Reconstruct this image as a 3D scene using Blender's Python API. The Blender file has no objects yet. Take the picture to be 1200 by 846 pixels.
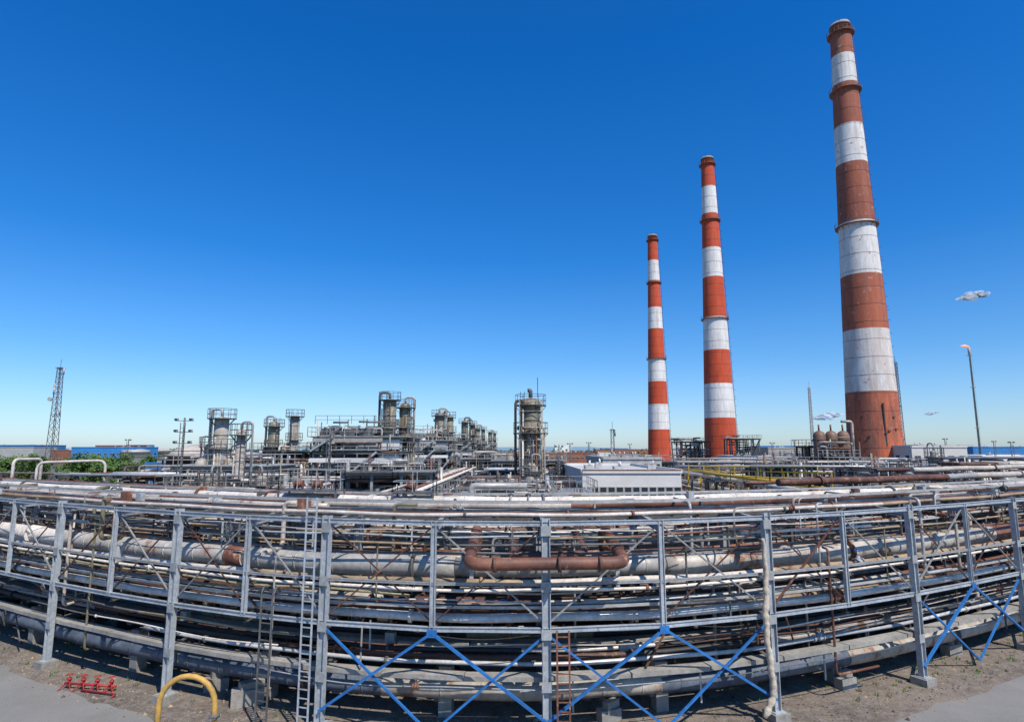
import bpy, math, random
from mathutils import Vector, Matrix
random.seed(11)
rnd = random.Random(5)
V = Vector
scene = bpy.context.scene
CAMZ = 10.0

# ------------------------------------------------------------------ materials
MATS = {}
def new_mat(name):
    m = bpy.data.materials.new(name); m.use_nodes = True
    nt = m.node_tree
    for n in list(nt.nodes):
        nt.nodes.remove(n)
    out = nt.nodes.new('ShaderNodeOutputMaterial')
    b = nt.nodes.new('ShaderNodeBsdfPrincipled')
    nt.links.new(b.outputs[0], out.inputs[0])
    MATS[name] = m
    return m, nt, b
def mixc(nt, fac, a, b, mode='MIX'):
    n = nt.nodes.new('ShaderNodeMix'); n.data_type = 'RGBA'; n.blend_type = mode
    def put(sock, v):
        if hasattr(v, 'is_output'): nt.links.new(v, sock)
        elif isinstance(v, (int, float)): sock.default_value = v
        else: sock.default_value = (v[0], v[1], v[2], 1)
    put(n.inputs[0], fac); put(n.inputs[6], a); put(n.inputs[7], b)
    return n.outputs[2]
def coords(nt, scl=(1, 1, 1)):
    tc = nt.nodes.new('ShaderNodeTexCoord'); oi = nt.nodes.new('ShaderNodeObjectInfo')
    mul = nt.nodes.new('ShaderNodeMath'); mul.operation = 'MULTIPLY'; mul.inputs[1].default_value = 73.0
    nt.links.new(oi.outputs['Random'], mul.inputs[0])
    add = nt.nodes.new('ShaderNodeVectorMath'); add.operation = 'ADD'
    nt.links.new(tc.outputs['Object'], add.inputs[0]); nt.links.new(mul.outputs[0], add.inputs[1])
    mp = nt.nodes.new('ShaderNodeMapping'); mp.inputs['Scale'].default_value = scl
    nt.links.new(add.outputs[0], mp.inputs['Vector'])
    return mp.outputs[0]
def noise(nt, vec, scale, detail=5, rough=.6):
    n = nt.nodes.new('ShaderNodeTexNoise')
    n.inputs['Scale'].default_value = scale; n.inputs['Detail'].default_value = detail; n.inputs['Roughness'].default_value = rough
    nt.links.new(vec, n.inputs['Vector'])
    return n.outputs[0]
def ramp(nt, fac, p0, p1):
    r = nt.nodes.new('ShaderNodeMapRange'); r.inputs[1].default_value = p0; r.inputs[2].default_value = p1
    nt.links.new(fac, r.inputs[0]); return r.outputs[0]
def wmat(name, c, c2=None, rust=.2, rustc=(.17, .062, .026), scale=1.3, rough=.6, metal=0., bump=.25, streak=(1, 1, 1), dirt=.38, vary=True):
    m, nt, b = new_mat(name)
    c2 = c2 or tuple(x * .7 for x in c)
    v = coords(nt, streak)
    vu = coords(nt)
    col = mixc(nt, ramp(nt, noise(nt, vu, scale * .6, 4), .35, .65), c, c2)
    p = .74 - .38 * rust
    col = mixc(nt, ramp(nt, noise(nt, v, scale, 8, .7), p, p + .07), col, rustc)
    dk = mixc(nt, ramp(nt, noise(nt, vu, scale * 4, 6, .7), .3, .65), (1 - dirt, 1 - dirt * 1.05, 1 - dirt * 1.15), (1, 1, 1))
    col = mixc(nt, 1.0, col, dk, 'MULTIPLY')
    if vary:   # every pipe / frame has aged a little differently
        oi = nt.nodes.new('ShaderNodeObjectInfo')
        col = mixc(nt, 1.0, col, mixc(nt, oi.outputs['Random'], (.74, .70, .65), (1.2, 1.19, 1.17)), 'MULTIPLY')
    nt.links.new(col, b.inputs['Base Color'])
    b.inputs['Roughness'].default_value = rough; b.inputs['Metallic'].default_value = metal
    if bump:
        bp = nt.nodes.new('ShaderNodeBump'); bp.inputs['Strength'].default_value = bump; bp.inputs['Distance'].default_value = .03
        nt.links.new(noise(nt, vu, 9, 5, .7), bp.inputs['Height']); nt.links.new(bp.outputs[0], b.inputs['Normal'])
    return m
wmat('rust', (.25, .105, .062), (.13, .055, .038), .45, (.38, .21, .14))
wmat('brown_rust', (.15, .07, .046), (.09, .046, .033), .35, (.30, .18, .12))
wmat('silver', (.66, .66, .65), (.50, .50, .49), .12, (.27, .17, .11), rough=.45, metal=.15, scale=.9)
wmat('silver_rusty', (.60, .57, .52), (.42, .37, .32), .5, (.26, .14, .085), rough=.5, metal=.1, scale=.9)
wmat('dirty_white', (.80, .75, .68), (.60, .53, .46), .32, (.32, .20, .13))
wmat('tan', (.50, .38, .24), (.33, .235, .145), .35)
wmat('olive', (.34, .32, .21), (.23, .21, .13), .35)
wmat('grey_paint', (.43, .455, .47), (.32, .34, .35), .26, scale=1.6)
wmat('rack_paint', (.46, .50, .53), (.34, .37, .395), .26, (.2, .1, .06), scale=1.8, vary=False)
wmat('pale_steel', (.47, .485, .48), (.33, .34, .34), .30, scale=.8)
wmat('dark_steel', (.05, .05, .052), (.03, .03, .032), .25, (.1, .045, .02))
wmat('mid_steel', (.16, .162, .162), (.09, .09, .09), .35, (.15, .075, .04))
wmat('blue_paint', (.025, .20, .55), (.02, .14, .40), .2, vary=False)
wmat('blue_pipe', (.15, .19, .26), (.09, .12, .17), .32, rough=.45)
wmat('yellow_paint', (.80, .55, .03), (.7, .46, .03), .06)
wmat('orange_pipe', (.70, .42, .10), (.55, .32, .08), .22, vary=False)
wmat('red_paint', (.5, .035, .03), (.4, .03, .03), .15, vary=False)
wmat('concrete', (.38, .36, .33), (.28, .27, .25), .15, (.2, .17, .14), rough=.9)
wmat('plank', (.46, .445, .41), (.33, .32, .29), .3, (.19, .16, .13), rough=.9)
wmat('white_wall', (.80, .80, .78), (.72, .72, .70), .2, (.42, .3, .2), scale=.35, streak=(1, 1, .25), dirt=.1, rough=.8)
wmat('grey_wall', (.48, .475, .46), (.40, .395, .38), .15, (.25, .2, .16), scale=.35, rough=.85)
wmat('blue_wall', (.04, .25, .6), (.04, .2, .5), .05, scale=.3)
wmat('brick_wall', (.32, .14, .09), (.26, .11, .07), .1, scale=.4, rough=.9)
wmat('roof_felt', (.26, .25, .235), (.34, .33, .31), .25, (.38, .35, .31), scale=.25, rough=.95)
wmat('white_roof', (.56, .555, .54), (.42, .41, .4), .26, (.28, .24, .2), scale=.25, rough=.9)
wmat('cream_cloth', (.70, .60, .46), (.58, .48, .36), .15, (.38, .28, .19), scale=3, rough=.95, bump=.8, vary=False)
wmat('vessel', (.44, .41, .35), (.29, .26, .21), .42, (.19, .115, .065), scale=.7, streak=(1, 1, .25))
wmat('olive_vessel', (.30, .265, .18), (.19, .165, .115), .5, (.42, .36, .26), scale=1.0, streak=(1, 1, .3), vary=False)
wmat('rusty_vessel', (.27, .15, .09), (.16, .095, .065), .4, (.40, .30, .21), scale=.7, streak=(1, 1, .3))
m, nt, b = new_mat('glass'); b.inputs['Base Color'].default_value = (.03, .045, .06, 1); b.inputs['Roughness'].default_value = .12
m, nt, b = new_mat('bark'); b.inputs['Base Color'].default_value = (.09, .065, .045, 1); b.inputs['Roughness'].default_value = .95

def chimney_mats(tag, red, red2, white, peel):
    for nm, c, c2 in (('red', red, red2), ('white', white, tuple(x * .86 for x in white))):
        m, nt, b = new_mat('%s_%s' % (nm, tag))
        v = coords(nt, (1, 1, .22)); vu = coords(nt)
        col = mixc(nt, ramp(nt, noise(nt, v, .35, 6, .65), .38, .66), c, c2)
        sp = (.60, .44, .36) if nm == 'red' else (.44, .25, .17)
        pp = .73 - .14 * peel
        col = mixc(nt, ramp(nt, noise(nt, vu, .8, 10, .78), pp, pp + .04), col, sp)
        ms = nt.nodes.new('ShaderNodeTexBrick')
        ms.inputs['Color1'].default_value = (1, 1, 1, 1); ms.inputs['Color2'].default_value = (.9, .9, .9, 1)
        ms.inputs['Mortar'].default_value = (.86, .86, .86, 1); ms.inputs['Scale'].default_value = 1.0
        ms.inputs['Brick Width'].default_value = .12; ms.inputs['Row Height'].default_value = .45; ms.inputs['Mortar Size'].default_value = .03
        # cylindrical unwrapping: angle, height
        tc = nt.nodes.new('ShaderNodeTexCoord'); sep = nt.nodes.new('ShaderNodeSeparateXYZ'); nt.links.new(tc.outputs['Object'], sep.inputs[0])
        at = nt.nodes.new('ShaderNodeMath'); at.operation = 'ARCTAN2'; nt.links.new(sep.outputs[1], at.inputs[0]); nt.links.new(sep.outputs[0], at.inputs[1])
        cb = nt.nodes.new('ShaderNodeCombineXYZ'); nt.links.new(at.outputs[0], cb.inputs[0]); nt.links.new(sep.outputs[2], cb.inputs[1])
        nt.links.new(cb.outputs[0], ms.inputs['Vector'])
        col = mixc(nt, .8 if tag == 'near' else .6, col, ms.outputs[0], 'MULTIPLY')
        fine = mixc(nt, ramp(nt, noise(nt, v, 1.6, 8, .7), .3, .7), (.72, .69, .66), (1, 1, 1))
        col = mixc(nt, 1, col, fine, 'MULTIPLY')
        # rain streaks
        col = mixc(nt, ramp(nt, noise(nt, coords(nt, (1, 1, .04)), .9, 6, .7), .52, .70), col, mixc(nt, .5, col, (.30, .17, .12)))
        if tag == 'near':   # paint weathering, heavier towards the foot
            hgt = ramp(nt, sep.outputs[2], 60, 0)
            st = nt.nodes.new('ShaderNodeMath'); st.operation = 'MULTIPLY'; nt.links.new(hgt, st.inputs[0])
            nt.links.new(ramp(nt, noise(nt, coords(nt, (1, 1, .12)), .5, 7, .75), .44, .56), st.inputs[1])
            col = mixc(nt, st.outputs[0], col, (.62, .15, .06) if nm == 'red' else (.50, .36, .28))
            s2 = nt.nodes.new('ShaderNodeMath'); s2.operation = 'MULTIPLY'; nt.links.new(ramp(nt, sep.outputs[2], 40, 5), s2.inputs[0])
            nt.links.new(ramp(nt, noise(nt, coords(nt, (1, 1, .3)), .35, 9, .8), .50, .58), s2.inputs[1])
            col = mixc(nt, s2.outputs[0], col, (.19, .09, .065) if nm == 'red' else (.60, .52, .44))
        nt.links.new(col, b.inputs['Base Color']); b.inputs['Roughness'].default_value = .85
        bp = nt.nodes.new('ShaderNodeBump'); bp.inputs['Strength'].default_value = .4; bp.inputs['Distance'].default_value = .12
        nt.links.new(noise(nt, vu, 2.5, 6, .7), bp.inputs['Height']); nt.links.new(bp.outputs[0], b.inputs['Normal'])
chimney_mats('near', (.40, .115, .06), (.29, .09, .055), (.86, .84, .79), 1.0)
chimney_mats('far', (.66, .085, .024), (.54, .07, .026), (.88, .86, .82), .4)

m, nt, b = new_mat('foliage')
v = coords(nt)
nt.links.new(mixc(nt, ramp(nt, noise(nt, v, .8, 3), .35, .65), (.05, .105, .02), (.12, .19, .035)), b.inputs['Base Color'])
b.inputs['Roughness'].default_value = .8

# ground
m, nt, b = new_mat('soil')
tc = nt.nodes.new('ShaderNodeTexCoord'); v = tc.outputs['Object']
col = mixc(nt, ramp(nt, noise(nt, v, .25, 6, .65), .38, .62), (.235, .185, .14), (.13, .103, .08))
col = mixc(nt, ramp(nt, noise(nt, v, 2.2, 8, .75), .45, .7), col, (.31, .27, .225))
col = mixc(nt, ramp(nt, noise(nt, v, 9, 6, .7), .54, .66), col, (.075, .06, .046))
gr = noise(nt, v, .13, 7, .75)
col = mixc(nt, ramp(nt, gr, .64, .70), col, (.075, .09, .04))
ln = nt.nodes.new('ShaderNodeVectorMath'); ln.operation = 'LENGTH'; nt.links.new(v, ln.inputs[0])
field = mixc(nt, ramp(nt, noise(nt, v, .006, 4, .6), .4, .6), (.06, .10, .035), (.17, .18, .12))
field = mixc(nt, ramp(nt, ln.outputs['Value'], 900, 5000), field, (.19, .28, .34))  # distance haze painted into the ground colour: field turns blue far out
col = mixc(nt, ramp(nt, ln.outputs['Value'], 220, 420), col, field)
nt.links.new(col, b.inputs['Base Color']); b.inputs['Roughness'].default_value = .95
bp = nt.nodes.new('ShaderNodeBump'); bp.inputs['Strength'].default_value = .8; bp.inputs['Distance'].default_value = .1
nt.links.new(noise(nt, v, 5, 8, .75), bp.inputs['Height']); nt.links.new(bp.outputs[0], b.inputs['Normal'])
m, nt, b = new_mat('asphalt')
tc = nt.nodes.new('ShaderNodeTexCoord'); v = tc.outputs['Object']
col = mixc(nt, ramp(nt, noise(nt, v, .4, 6, .7), .35, .65), (.225, .212, .19), (.16, .152, .138))
col = mixc(nt, ramp(nt, noise(nt, v, 30, 4, .7), .4, .7), col, (.27, .258, .235))
col = mixc(nt, ramp(nt, noise(nt, v, 1.1, 8, .8), .56, .68), col, (.24, .195, .15))
nt.links.new(col, b.inputs['Base Color']); b.inputs['Roughness'].default_value = .9
bp = nt.nodes.new('ShaderNodeBump'); bp.inputs['Strength'].default_value = .3; bp.inputs['Distance'].default_value = .02
nt.links.new(noise(nt, v, 20, 6, .75), bp.inputs['Height']); nt.links.new(bp.outputs[0], b.inputs['Normal'])
m, nt, b = new_mat('hill_haze_blue'); b.inputs['Base Color'].default_value = (.18, .28, .35, 1); b.inputs['Roughness'].default_value = 1  # hills coloured pale blue, aerial haze painted into the base colour

# ------------------------------------------------------------------ mesh builder
class MB:
    def __init__(s):
        s.v = []; s.f = []; s.mi = []; s.sm = []; s.mats = []
    def mid(s, name):
        if name not in s.mats: s.mats.append(name)
        return s.mats.index(name)
    def add(s, vs, fs, mat, smooth=False):
        o = len(s.v); s.v.extend(vs); k = s.mid(mat)
        for f in fs:
            s.f.append([i + o for i in f]); s.mi.append(k); s.sm.append(smooth)
    def box(s, c, size, mat, rz=0.):
        cx, cy, cz = c; a, b, d = size[0] / 2, size[1] / 2, size[2] / 2
        ca, sa = math.cos(rz), math.sin(rz); vs = []
        for z in (-d, d):
            for x, y in ((-a, -b), (a, -b), (a, b), (-a, b)):
                vs.append((cx + x * ca - y * sa, cy + x * sa + y * ca, cz + z))
        s.add(vs, [(3, 2, 1, 0), (4, 5, 6, 7), (0, 1, 5, 4), (1, 2, 6, 5), (2, 3, 7, 6), (3, 0, 4, 7)], mat)
    def beam(s, p0, p1, w, h, mat):
        p0 = V(p0); p1 = V(p1); d = p1 - p0
        if d.length < 1e-5: return
        d.normalize(); up = V((0, 0, 1)) if abs(d.z) < .95 else V((0, 1, 0))
        sd = d.cross(up).normalized(); up = sd.cross(d)
        vs = []
        for p in (p0, p1):
            for a, b in ((-1, -1), (1, -1), (1, 1), (-1, 1)):
                vs.append(tuple(p + sd * a * w / 2 + up * b * h / 2))
        s.add(vs, [(0, 1, 2, 3), (7, 6, 5, 4), (4, 5, 1, 0), (5, 6, 2, 1), (6, 7, 3, 2), (7, 4, 0, 3)], mat)
    def hbeam(s, p0, p1, w, mat, t=.03):   # channel / I section lying flat, three plates
        p0 = V(p0); p1 = V(p1)
        up = V((0, 0, 1)) * (w / 2)
        s.beam(p0 + up, p1 + up, w * .7, t, mat); s.beam(p0 - up, p1 - up, w * .7, t, mat); s.beam(p0, p1, t, w - t - .006, mat)
    def tube(s, pts, r, n=10, mat='rust', mats=None, caps=True):
        pts = [V(p) for p in pts]; N = len(pts)
        if N < 2: return
        rs = r if isinstance(r, (list, tuple)) else [r] * N
        t0 = (pts[1] - pts[0]).normalized()
        ref = V((0, 0, 1)) if abs(t0.z) < .9 else V((1, 0, 0))
        nrm = (ref - t0 * ref.dot(t0)).normalized()
        o = len(s.v)
        for i, p in enumerate(pts):
            if i == 0: t = t0
            elif i == N - 1: t = (pts[i] - pts[i - 1]).normalized()
            else: t = ((pts[i] - pts[i - 1]).normalized() + (pts[i + 1] - pts[i]).normalized()).normalized()
            nrm = (nrm - t * nrm.dot(t)).normalized(); bn = t.cross(nrm)
            for k in range(n):
                a = 2 * math.pi * k / n
                s.v.append(tuple(p + (nrm * math.cos(a) + bn * math.sin(a)) * rs[i]))
        for i in range(N - 1):
            k_ = s.mid(mats[i] if mats else mat)
            for k in range(n):
                a = o + i * n + k; b = o + i * n + (k + 1) % n
                s.f.append([a, b, b + n, a + n]); s.mi.append(k_); s.sm.append(n > 5)
        if caps:
            k_ = s.mid(mats[0] if mats else mat)
            s.f.append([o + k for k in reversed(range(n))]); s.mi.append(k_); s.sm.append(False)
            s.f.append([o + (N - 1) * n + k for k in range(n)]); s.mi.append(k_); s.sm.append(False)
    def cyl(s, p0, p1, r, mat, n=12): s.tube([p0, p1], r, n, mat)
    def lathe(s, c, prof, n, mats):
        o = len(s.v)
        for r, z in prof:
            for k in range(n):
                a = 2 * math.pi * k / n
                s.v.append((c[0] + r * math.cos(a), c[1] + r * math.sin(a), c[2] + z))
        for i in range(len(prof) - 1):
            k_ = s.mid(mats if isinstance(mats, str) else mats[i])
            for k in range(n):
                a = o + i * n + k; b = o + i * n + (k + 1) % n
                s.f.append([a, b, b + n, a + n]); s.mi.append(k_); s.sm.append(True)
        s.f.append([o + (len(prof) - 1) * n + k for k in range(n)]); s.mi.append(k_); s.sm.append(False)
    def ring(s, c, R, r, mat, n=16, axis='z', m=6):
        pts = []
        for k in range(n + 1):
            a = 2 * math.pi * k / n; ca, sa = math.cos(a) * R, math.sin(a) * R
            pts.append((c[0] + ca, c[1] + sa, c[2]) if axis == 'z' else ((c[0] + ca, c[1], c[2] + sa) if axis == 'y' else (c[0], c[1] + ca, c[2] + sa)))
        s.tube(pts, r, m, mat, caps=False)
    def ladder(s, p, top, rz, w=.5, mat='mid_steel', step=.3):
        p = V(p); t = V((math.cos(rz), math.sin(rz), 0)) * w / 2
        h = top - p.z
        for sg in (-1, 1):
            s.beam(p + t * sg, p + t * sg + V((0, 0, h)), .06, .05, mat)
        z = step
        while z < h:
            s.beam(p - t + V((0, 0, z)), p + t + V((0, 0, z)), .035, .035, mat); z += step
    def rail(s, pts, mat='mid_steel', h=1.1, th=.045, closed=False, sp=1.6):
        pts = [V(p) for p in pts]
        if closed: pts = pts + [pts[0]]
        for a, b in zip(pts[:-1], pts[1:]):
            L = (b - a).length; n = max(1, int(round(L / sp)))
            for i in range(n + 1):
                q = a.lerp(b, i / n); s.beam(q, q + V((0, 0, h)), th, th, mat)
            s.beam(a + V((0, 0, h)), b + V((0, 0, h)), th, th, mat)
            s.beam(a + V((0, 0, h * .5)), b + V((0, 0, h * .5)), th * .8, th * .8, mat)
    def vessel_h(s, c, L, r, axis, mat, legs=True):
        c = V(c); d = V((1, 0, 0)) if axis == 'x' else V((0, 1, 0))
        ts = [(-.5 * L - r * .5, .05), (-.5 * L - r * .42, r * .5), (-.5 * L - r * .22, r * .86), (-.5 * L, r), (.5 * L, r), (.5 * L + r * .22, r * .86), (.5 * L + r * .42, r * .5), (.5 * L + r * .5, .05)]
        s.tube([c + d * t for t, _ in ts], [q for _, q in ts], 14, mat)
        for f in (-.3, .3):
            s.box(tuple(c + d * L * f + V((0, 0, -r * .95))), (.3 if axis == 'x' else r * 1.5, r * 1.5 if axis == 'x' else .3, r * 1.0), 'concrete')
            s.tube([c + d * (L * f - .06), c + d * (L * f + .06)], r * 1.04, 14, mat)
        s.cyl(tuple(c + d * L * .15 + V((0, 0, r * .9))), tuple(c + d * L * .15 + V((0, 0, r * 1.6))), r * .2, mat, 8)
    def build(s, name, loc=(0, 0, 0), parent=None):
        me = bpy.data.meshes.new(name)
        me.from_pydata([(x - loc[0], y - loc[1], z - loc[2]) for x, y, z in s.v], [], s.f)
        for k in s.mats: me.materials.append(MATS[k])
        me.polygons.foreach_set('material_index', s.mi); me.polygons.foreach_set('use_smooth', s.sm)
        me.update()
        ob = bpy.data.objects.new(name, me); scene.collection.objects.link(ob); ob.location = loc
        if parent: ob.parent = parent; ob.location = V(loc) - parent.location
        return ob
def empty(name, loc):
    e = bpy.data.objects.new(name, None); e.location = loc; scene.collection.objects.link(e); return e
def inst(ob, name, loc, rz=0, sc=1.):
    o = bpy.data.objects.new(name, ob.data); o.location = loc; o.rotation_euler = (0, 0, rz); o.scale = (sc, sc, sc)
    scene.collection.objects.link(o); return o
def fillet(pts, rad, k=4):
    pts = [V(p) for p in pts]; out = [pts[0]]
    for i in range(1, len(pts) - 1):
        a, b, c = pts[i - 1], pts[i], pts[i + 1]
        d1 = (a - b); d2 = (c - b); r = min(rad, d1.length * .49, d2.length * .49)
        if r < 1e-3: continue
        p1 = b + d1.normalized() * r; p2 = b + d2.normalized() * r
        for j in range(k + 1):
            t = j / k; out.append(p1.lerp(b, t).lerp(b.lerp(p2, t), t))
    out.append(pts[-1]); return out

# site survey helpers: bearing (read as photo column) + distance north -> metres
def sx(px, Y): return (px - 600) / 711. * Y * .99
def sz(py, Y):
    t = (423 - py) / 711.; return CAMZ + Y * (.144 + t) / (1 - .144 * t)

# ------------------------------------------------------------------ ground, road, hills
g = MB(); S = 9000
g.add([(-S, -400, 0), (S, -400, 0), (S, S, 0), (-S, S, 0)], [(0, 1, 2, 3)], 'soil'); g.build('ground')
h = MB(); r2 = random.Random(3); n = 120; vs = []; fs = []
for i in range(n + 1):
    a = -1.1 + 2.2 * i / n; X = math.sin(a) * 5200; Y = math.cos(a) * 5200
    hh = 16 + 14 * math.sin(i * .13 + 1) + 10 * math.sin(i * .31) + r2.uniform(-2, 2)
    vs += [(X, Y, 0), (X * 1.05, Y * 1.05, max(6, hh)), (X * 1.25, Y * 1.25, 0)]
for i in range(n):
    a = i * 3; fs += [(a, a + 3, a + 4, a + 1), (a + 1, a + 4, a + 5, a + 2)]
h.add(vs, fs, 'hill_haze_blue', True); h.build('hills')

def R(s, D, z=0.):   # straight rack bent to match panorama distortion; s along it, D across it
    th = math.atan2(s, D); rho = math.hypot(s, D); return V((rho * th, rho, z))
def tang(s, D):
    a = R(s + .1, D) - R(s - .1, D); return math.atan2(a.y, a.x)
rd = MB(); vs = []; fs = []
for i in range(121):
    s_ = -36 + .6 * i
    e = 20.9 - .02 * (s_ + 20) + .15 * math.sin(s_ * 1.7) + .12 * math.sin(s_ * 4.1) + r2.uniform(-.06, .06)
    vs += [tuple(R(s_, 12, .006)), tuple(R(s_, e, .006))]
for i in range(120): fs.append((2 * i, 2 * i + 2, 2 * i + 3, 2 * i + 1))
rd.add(vs, fs, 'asphalt'); rd.build('road')
gv = MB(); r3 = random.Random(8)
for i in range(4800):
    s_ = r3.uniform(-30, 30); D_ = 20.8 + abs(r3.gauss(0, 2.5)) - (1.0 if r3.random() < .2 else 0); p = R(s_, D_)
    q = r3.uniform(.015, .055) * (2.2 if r3.random() < .05 else 1)
    vs = [(p.x + q * r3.uniform(.7, 1.3) * math.cos(a), p.y + q * r3.uniform(.7, 1.3) * math.sin(a), .004) for a in (0, 1.5, 3.1, 4.6)] + [(p.x, p.y, q * .9)]
    gv.add(vs, [(0, 1, 4), (1, 2, 4), (2, 3, 4), (3, 0, 4)], r3.choice(['concrete', 'tan', 'brown_rust', 'mid_steel']))
gv.build('gravel')
wd = MB()
for i in range(110):
    s_ = r3.choice([r3.gauss(-17, 4), r3.gauss(19, 4), r3.uniform(-28, 28)]); D_ = r3.uniform(21.6, 25.5); p = R(s_, D_)
    for k in range(9):
        a = r3.uniform(0, 6.28); hh = r3.uniform(.06, .2); dx, dy = math.cos(a), math.sin(a); q = V((p.x + r3.uniform(-.1, .1), p.y + r3.uniform(-.1, .1), 0))
        wd.add([tuple(q + V((-dy * .02, dx * .02, 0))), tuple(q + V((dy * .02, -dx * .02, 0))), tuple(q + V((dx * hh * .5, dy * hh * .5, hh)))], [(0, 1, 2)], 'foliage')
wd.build('grass_tufts')

# ------------------------------------------------------------------ front pipe rack
MAIN = [-32.6, -26.2, -19.7, -13.2, -6.8, 1.2, 9.6, 16.5, 23.2, 30, 37]
STN = []
for a, b in zip(MAIN[:-1], MAIN[1:]): STN += [(a, True), ((a + b) / 2, False)]
STN.append((MAIN[-1], True))
D0, D1, D2 = 22.3, 27.2, 32.0
TOP = 7.4
root = empty('pipe_rack', tuple(R(1.2, 27)))
fr = MB(); br = MB(); bl = MB()
def post(mb, s_, D_, z0, z1, w, mat):
    p = R(s_, D_); a = tang(s_, D_); ca, sa = math.cos(a), math.sin(a); h_ = (z1 - z0); zc = (z0 + z1) / 2
    for o in (-1, 1):
        mb.box((p.x + o * (w / 2) * ca, p.y + o * (w / 2) * sa, zc), (.03, w * .9, h_), mat, a)
    mb.box((p.x, p.y, zc), (w - .034, .03, h_), mat, a)
for s_, main in STN:
    w = .27 if main else .16
    post(fr, s_, D0, 0.0 if main else 3.7, TOP + (.12 if main else .02), w, 'rack_paint')
    if main:
        p = R(s_, D0); fr.box((p.x, p.y, .15), (.7, .7, .3), 'concrete', tang(s_, D0)); fr.box((p.x, p.y, .315), (.5, .5, .03), 'rack_paint', tang(s_, D0))
        for zz in (7.1, 5.2, 3.6, 1.9): fr.box((p.x, p.y - .16, zz), (.36, .02, .34), 'grey_paint', tang(s_, D0))
        for Dk in (D1, D2):
            post(fr, s_, Dk, 0, TOP - .2, .3, 'grey_paint'); p = R(s_, Dk); fr.box((p.x, p.y, .3), (.8, .8, .6), 'concrete', tang(s_, Dk))
    else:
        for Dk in (D1, D2): post(fr, s_, Dk, 0, TOP - .2, .26, 'mid_steel')
        p = R(s_ + .3, 24.6); fr.box((p.x, p.y, .9), (.5, .5, 1.8), 'concrete', tang(s_, 24.6))
    for z, m_ in ((7.12, 'grey_paint'), (4.85, 'mid_steel'), (3.5, 'mid_steel'), (1.95, 'mid_steel')):
        if z == 1.95 and not main: continue
        fr.hbeam(R(s_, D0 + .16, z), R(s_, D2 + .4, z), .24, m_)
def along(s0, s1, D_, z, step=.8, wob=0, ph=0):
    n_ = max(2, int((s1 - s0) / step)); out = []
    for i in range(n_ + 1):
        t = s0 + (s1 - s0) * i / n_
        out.append(R(t, D_ + wob * math.sin(t * .7 + ph), z + wob * .6 * math.sin(t * .9 + ph * 2)))
    return out
for z, w, mt in ((TOP - .06, .14, 'rack_paint'), (5.25, .07, 'grey_paint'), (3.72, .14, 'rack_paint')):
    for a, b in zip(STN[:-1], STN[1:]):
        fr.hbeam(R(a[0], D0 - .02, z), R(b[0], D0 - .02, z), w, mt)
for Dk in (D1, D2):
    for z in (7.0, 4.6):
        for a, b in zip(STN[:-1], STN[1:]): fr.hbeam(R(a[0], Dk + .1, z), R(b[0], Dk + .1, z), .2, 'mid_steel')
for i, (a, b) in enumerate(zip(STN[:-1], STN[1:])):
    zz = (TOP - .15, 3.85) if i % 2 else (3.85, TOP - .15)
    br.beam(R(a[0], D0 + .1, zz[0]), R(b[0], D0 + .1, zz[1]), .06, .05, 'grey_paint' if i % 4 else 'rust')
    if i % 3 != 1: br.beam(R(a[0], D0 + .2, zz[1]), R(b[0], D0 + .2, zz[0]), .045, .045, 'brown_rust')
    br.beam(R(a[0], D0 + .2, TOP), R(b[0], D1, 7.15), .06, .06, 'mid_steel')
    br.beam(R(b[0], D1, TOP), R(a[0], D2, 7.15), .06, .06, 'mid_steel')
for (a, m_, b) in ((-6.8, -2.8, 1.2), (1.2, 5.4, 9.6), (16.5, 19.85, 23.2), (23.2, 26.6, 30)):
    for e in (a, b):
        bl.beam(R(m_, D0 - .12, 3.62), R(e, D0 - .12, .75), .1, .09, 'blue_paint')
        bl.beam(R(e, D0 - .02, 3.6), R(m_, D0 - .02, .3), .08, .07, 'blue_paint')
    bl.box(tuple(R(m_, D0 - .14, 3.6)), (.36, .04, .26), 'blue_paint', tang(m_, D0))
fr.build('steel_frame', root.location[:], root); br.build('diagonal_bracing', root.location[:], root); bl.build('blue_bracing', root.location[:], root)

wk = MB()
for D_, z, w in ((22.85, 2.0, .5), (25.9, 2.2, .6)):
    s_ = -34
    while s_ < 36:
        L = 2.9; wk.beam(R(s_, D_, z), R(s_ + L, D_, z + rnd.uniform(-.02, .02)), w, .16, 'plank'); s_ += L + .04
for a, b in zip(STN[:-1], STN[1:]):
    wk.beam(R(a[0], 23.22, 1.8), R(b[0], 23.22, 1.8), .12, .2, 'grey_paint')
wk.build('concrete_walkway', root.location[:], root)
ct = MB()
for D_, z in ((26.3, 7.75), (23.0, 4.35), (31.6, 7.7)):
    for o in (-.2, .2): 
        pts = along(-34, 36, D_ + o, z, 1.5)
        for a, b in zip(pts[:-1], pts[1:]): ct.beam(a, b, .03, .1, 'silver')
    for k in range(5): ct.tube(along(-34, 36, D_ - .14 + .07 * k, z - .01, 1.1, .015, k), .022, 5, 'dark_steel')
    s_ = -34
    while s_ < 36: ct.beam(R(s_, D_ - .2, z - .04), R(s_, D_ + .2, z - .04), .03, .03, 'silver'); s_ += .6
ct.build('cable_tray')

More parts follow.
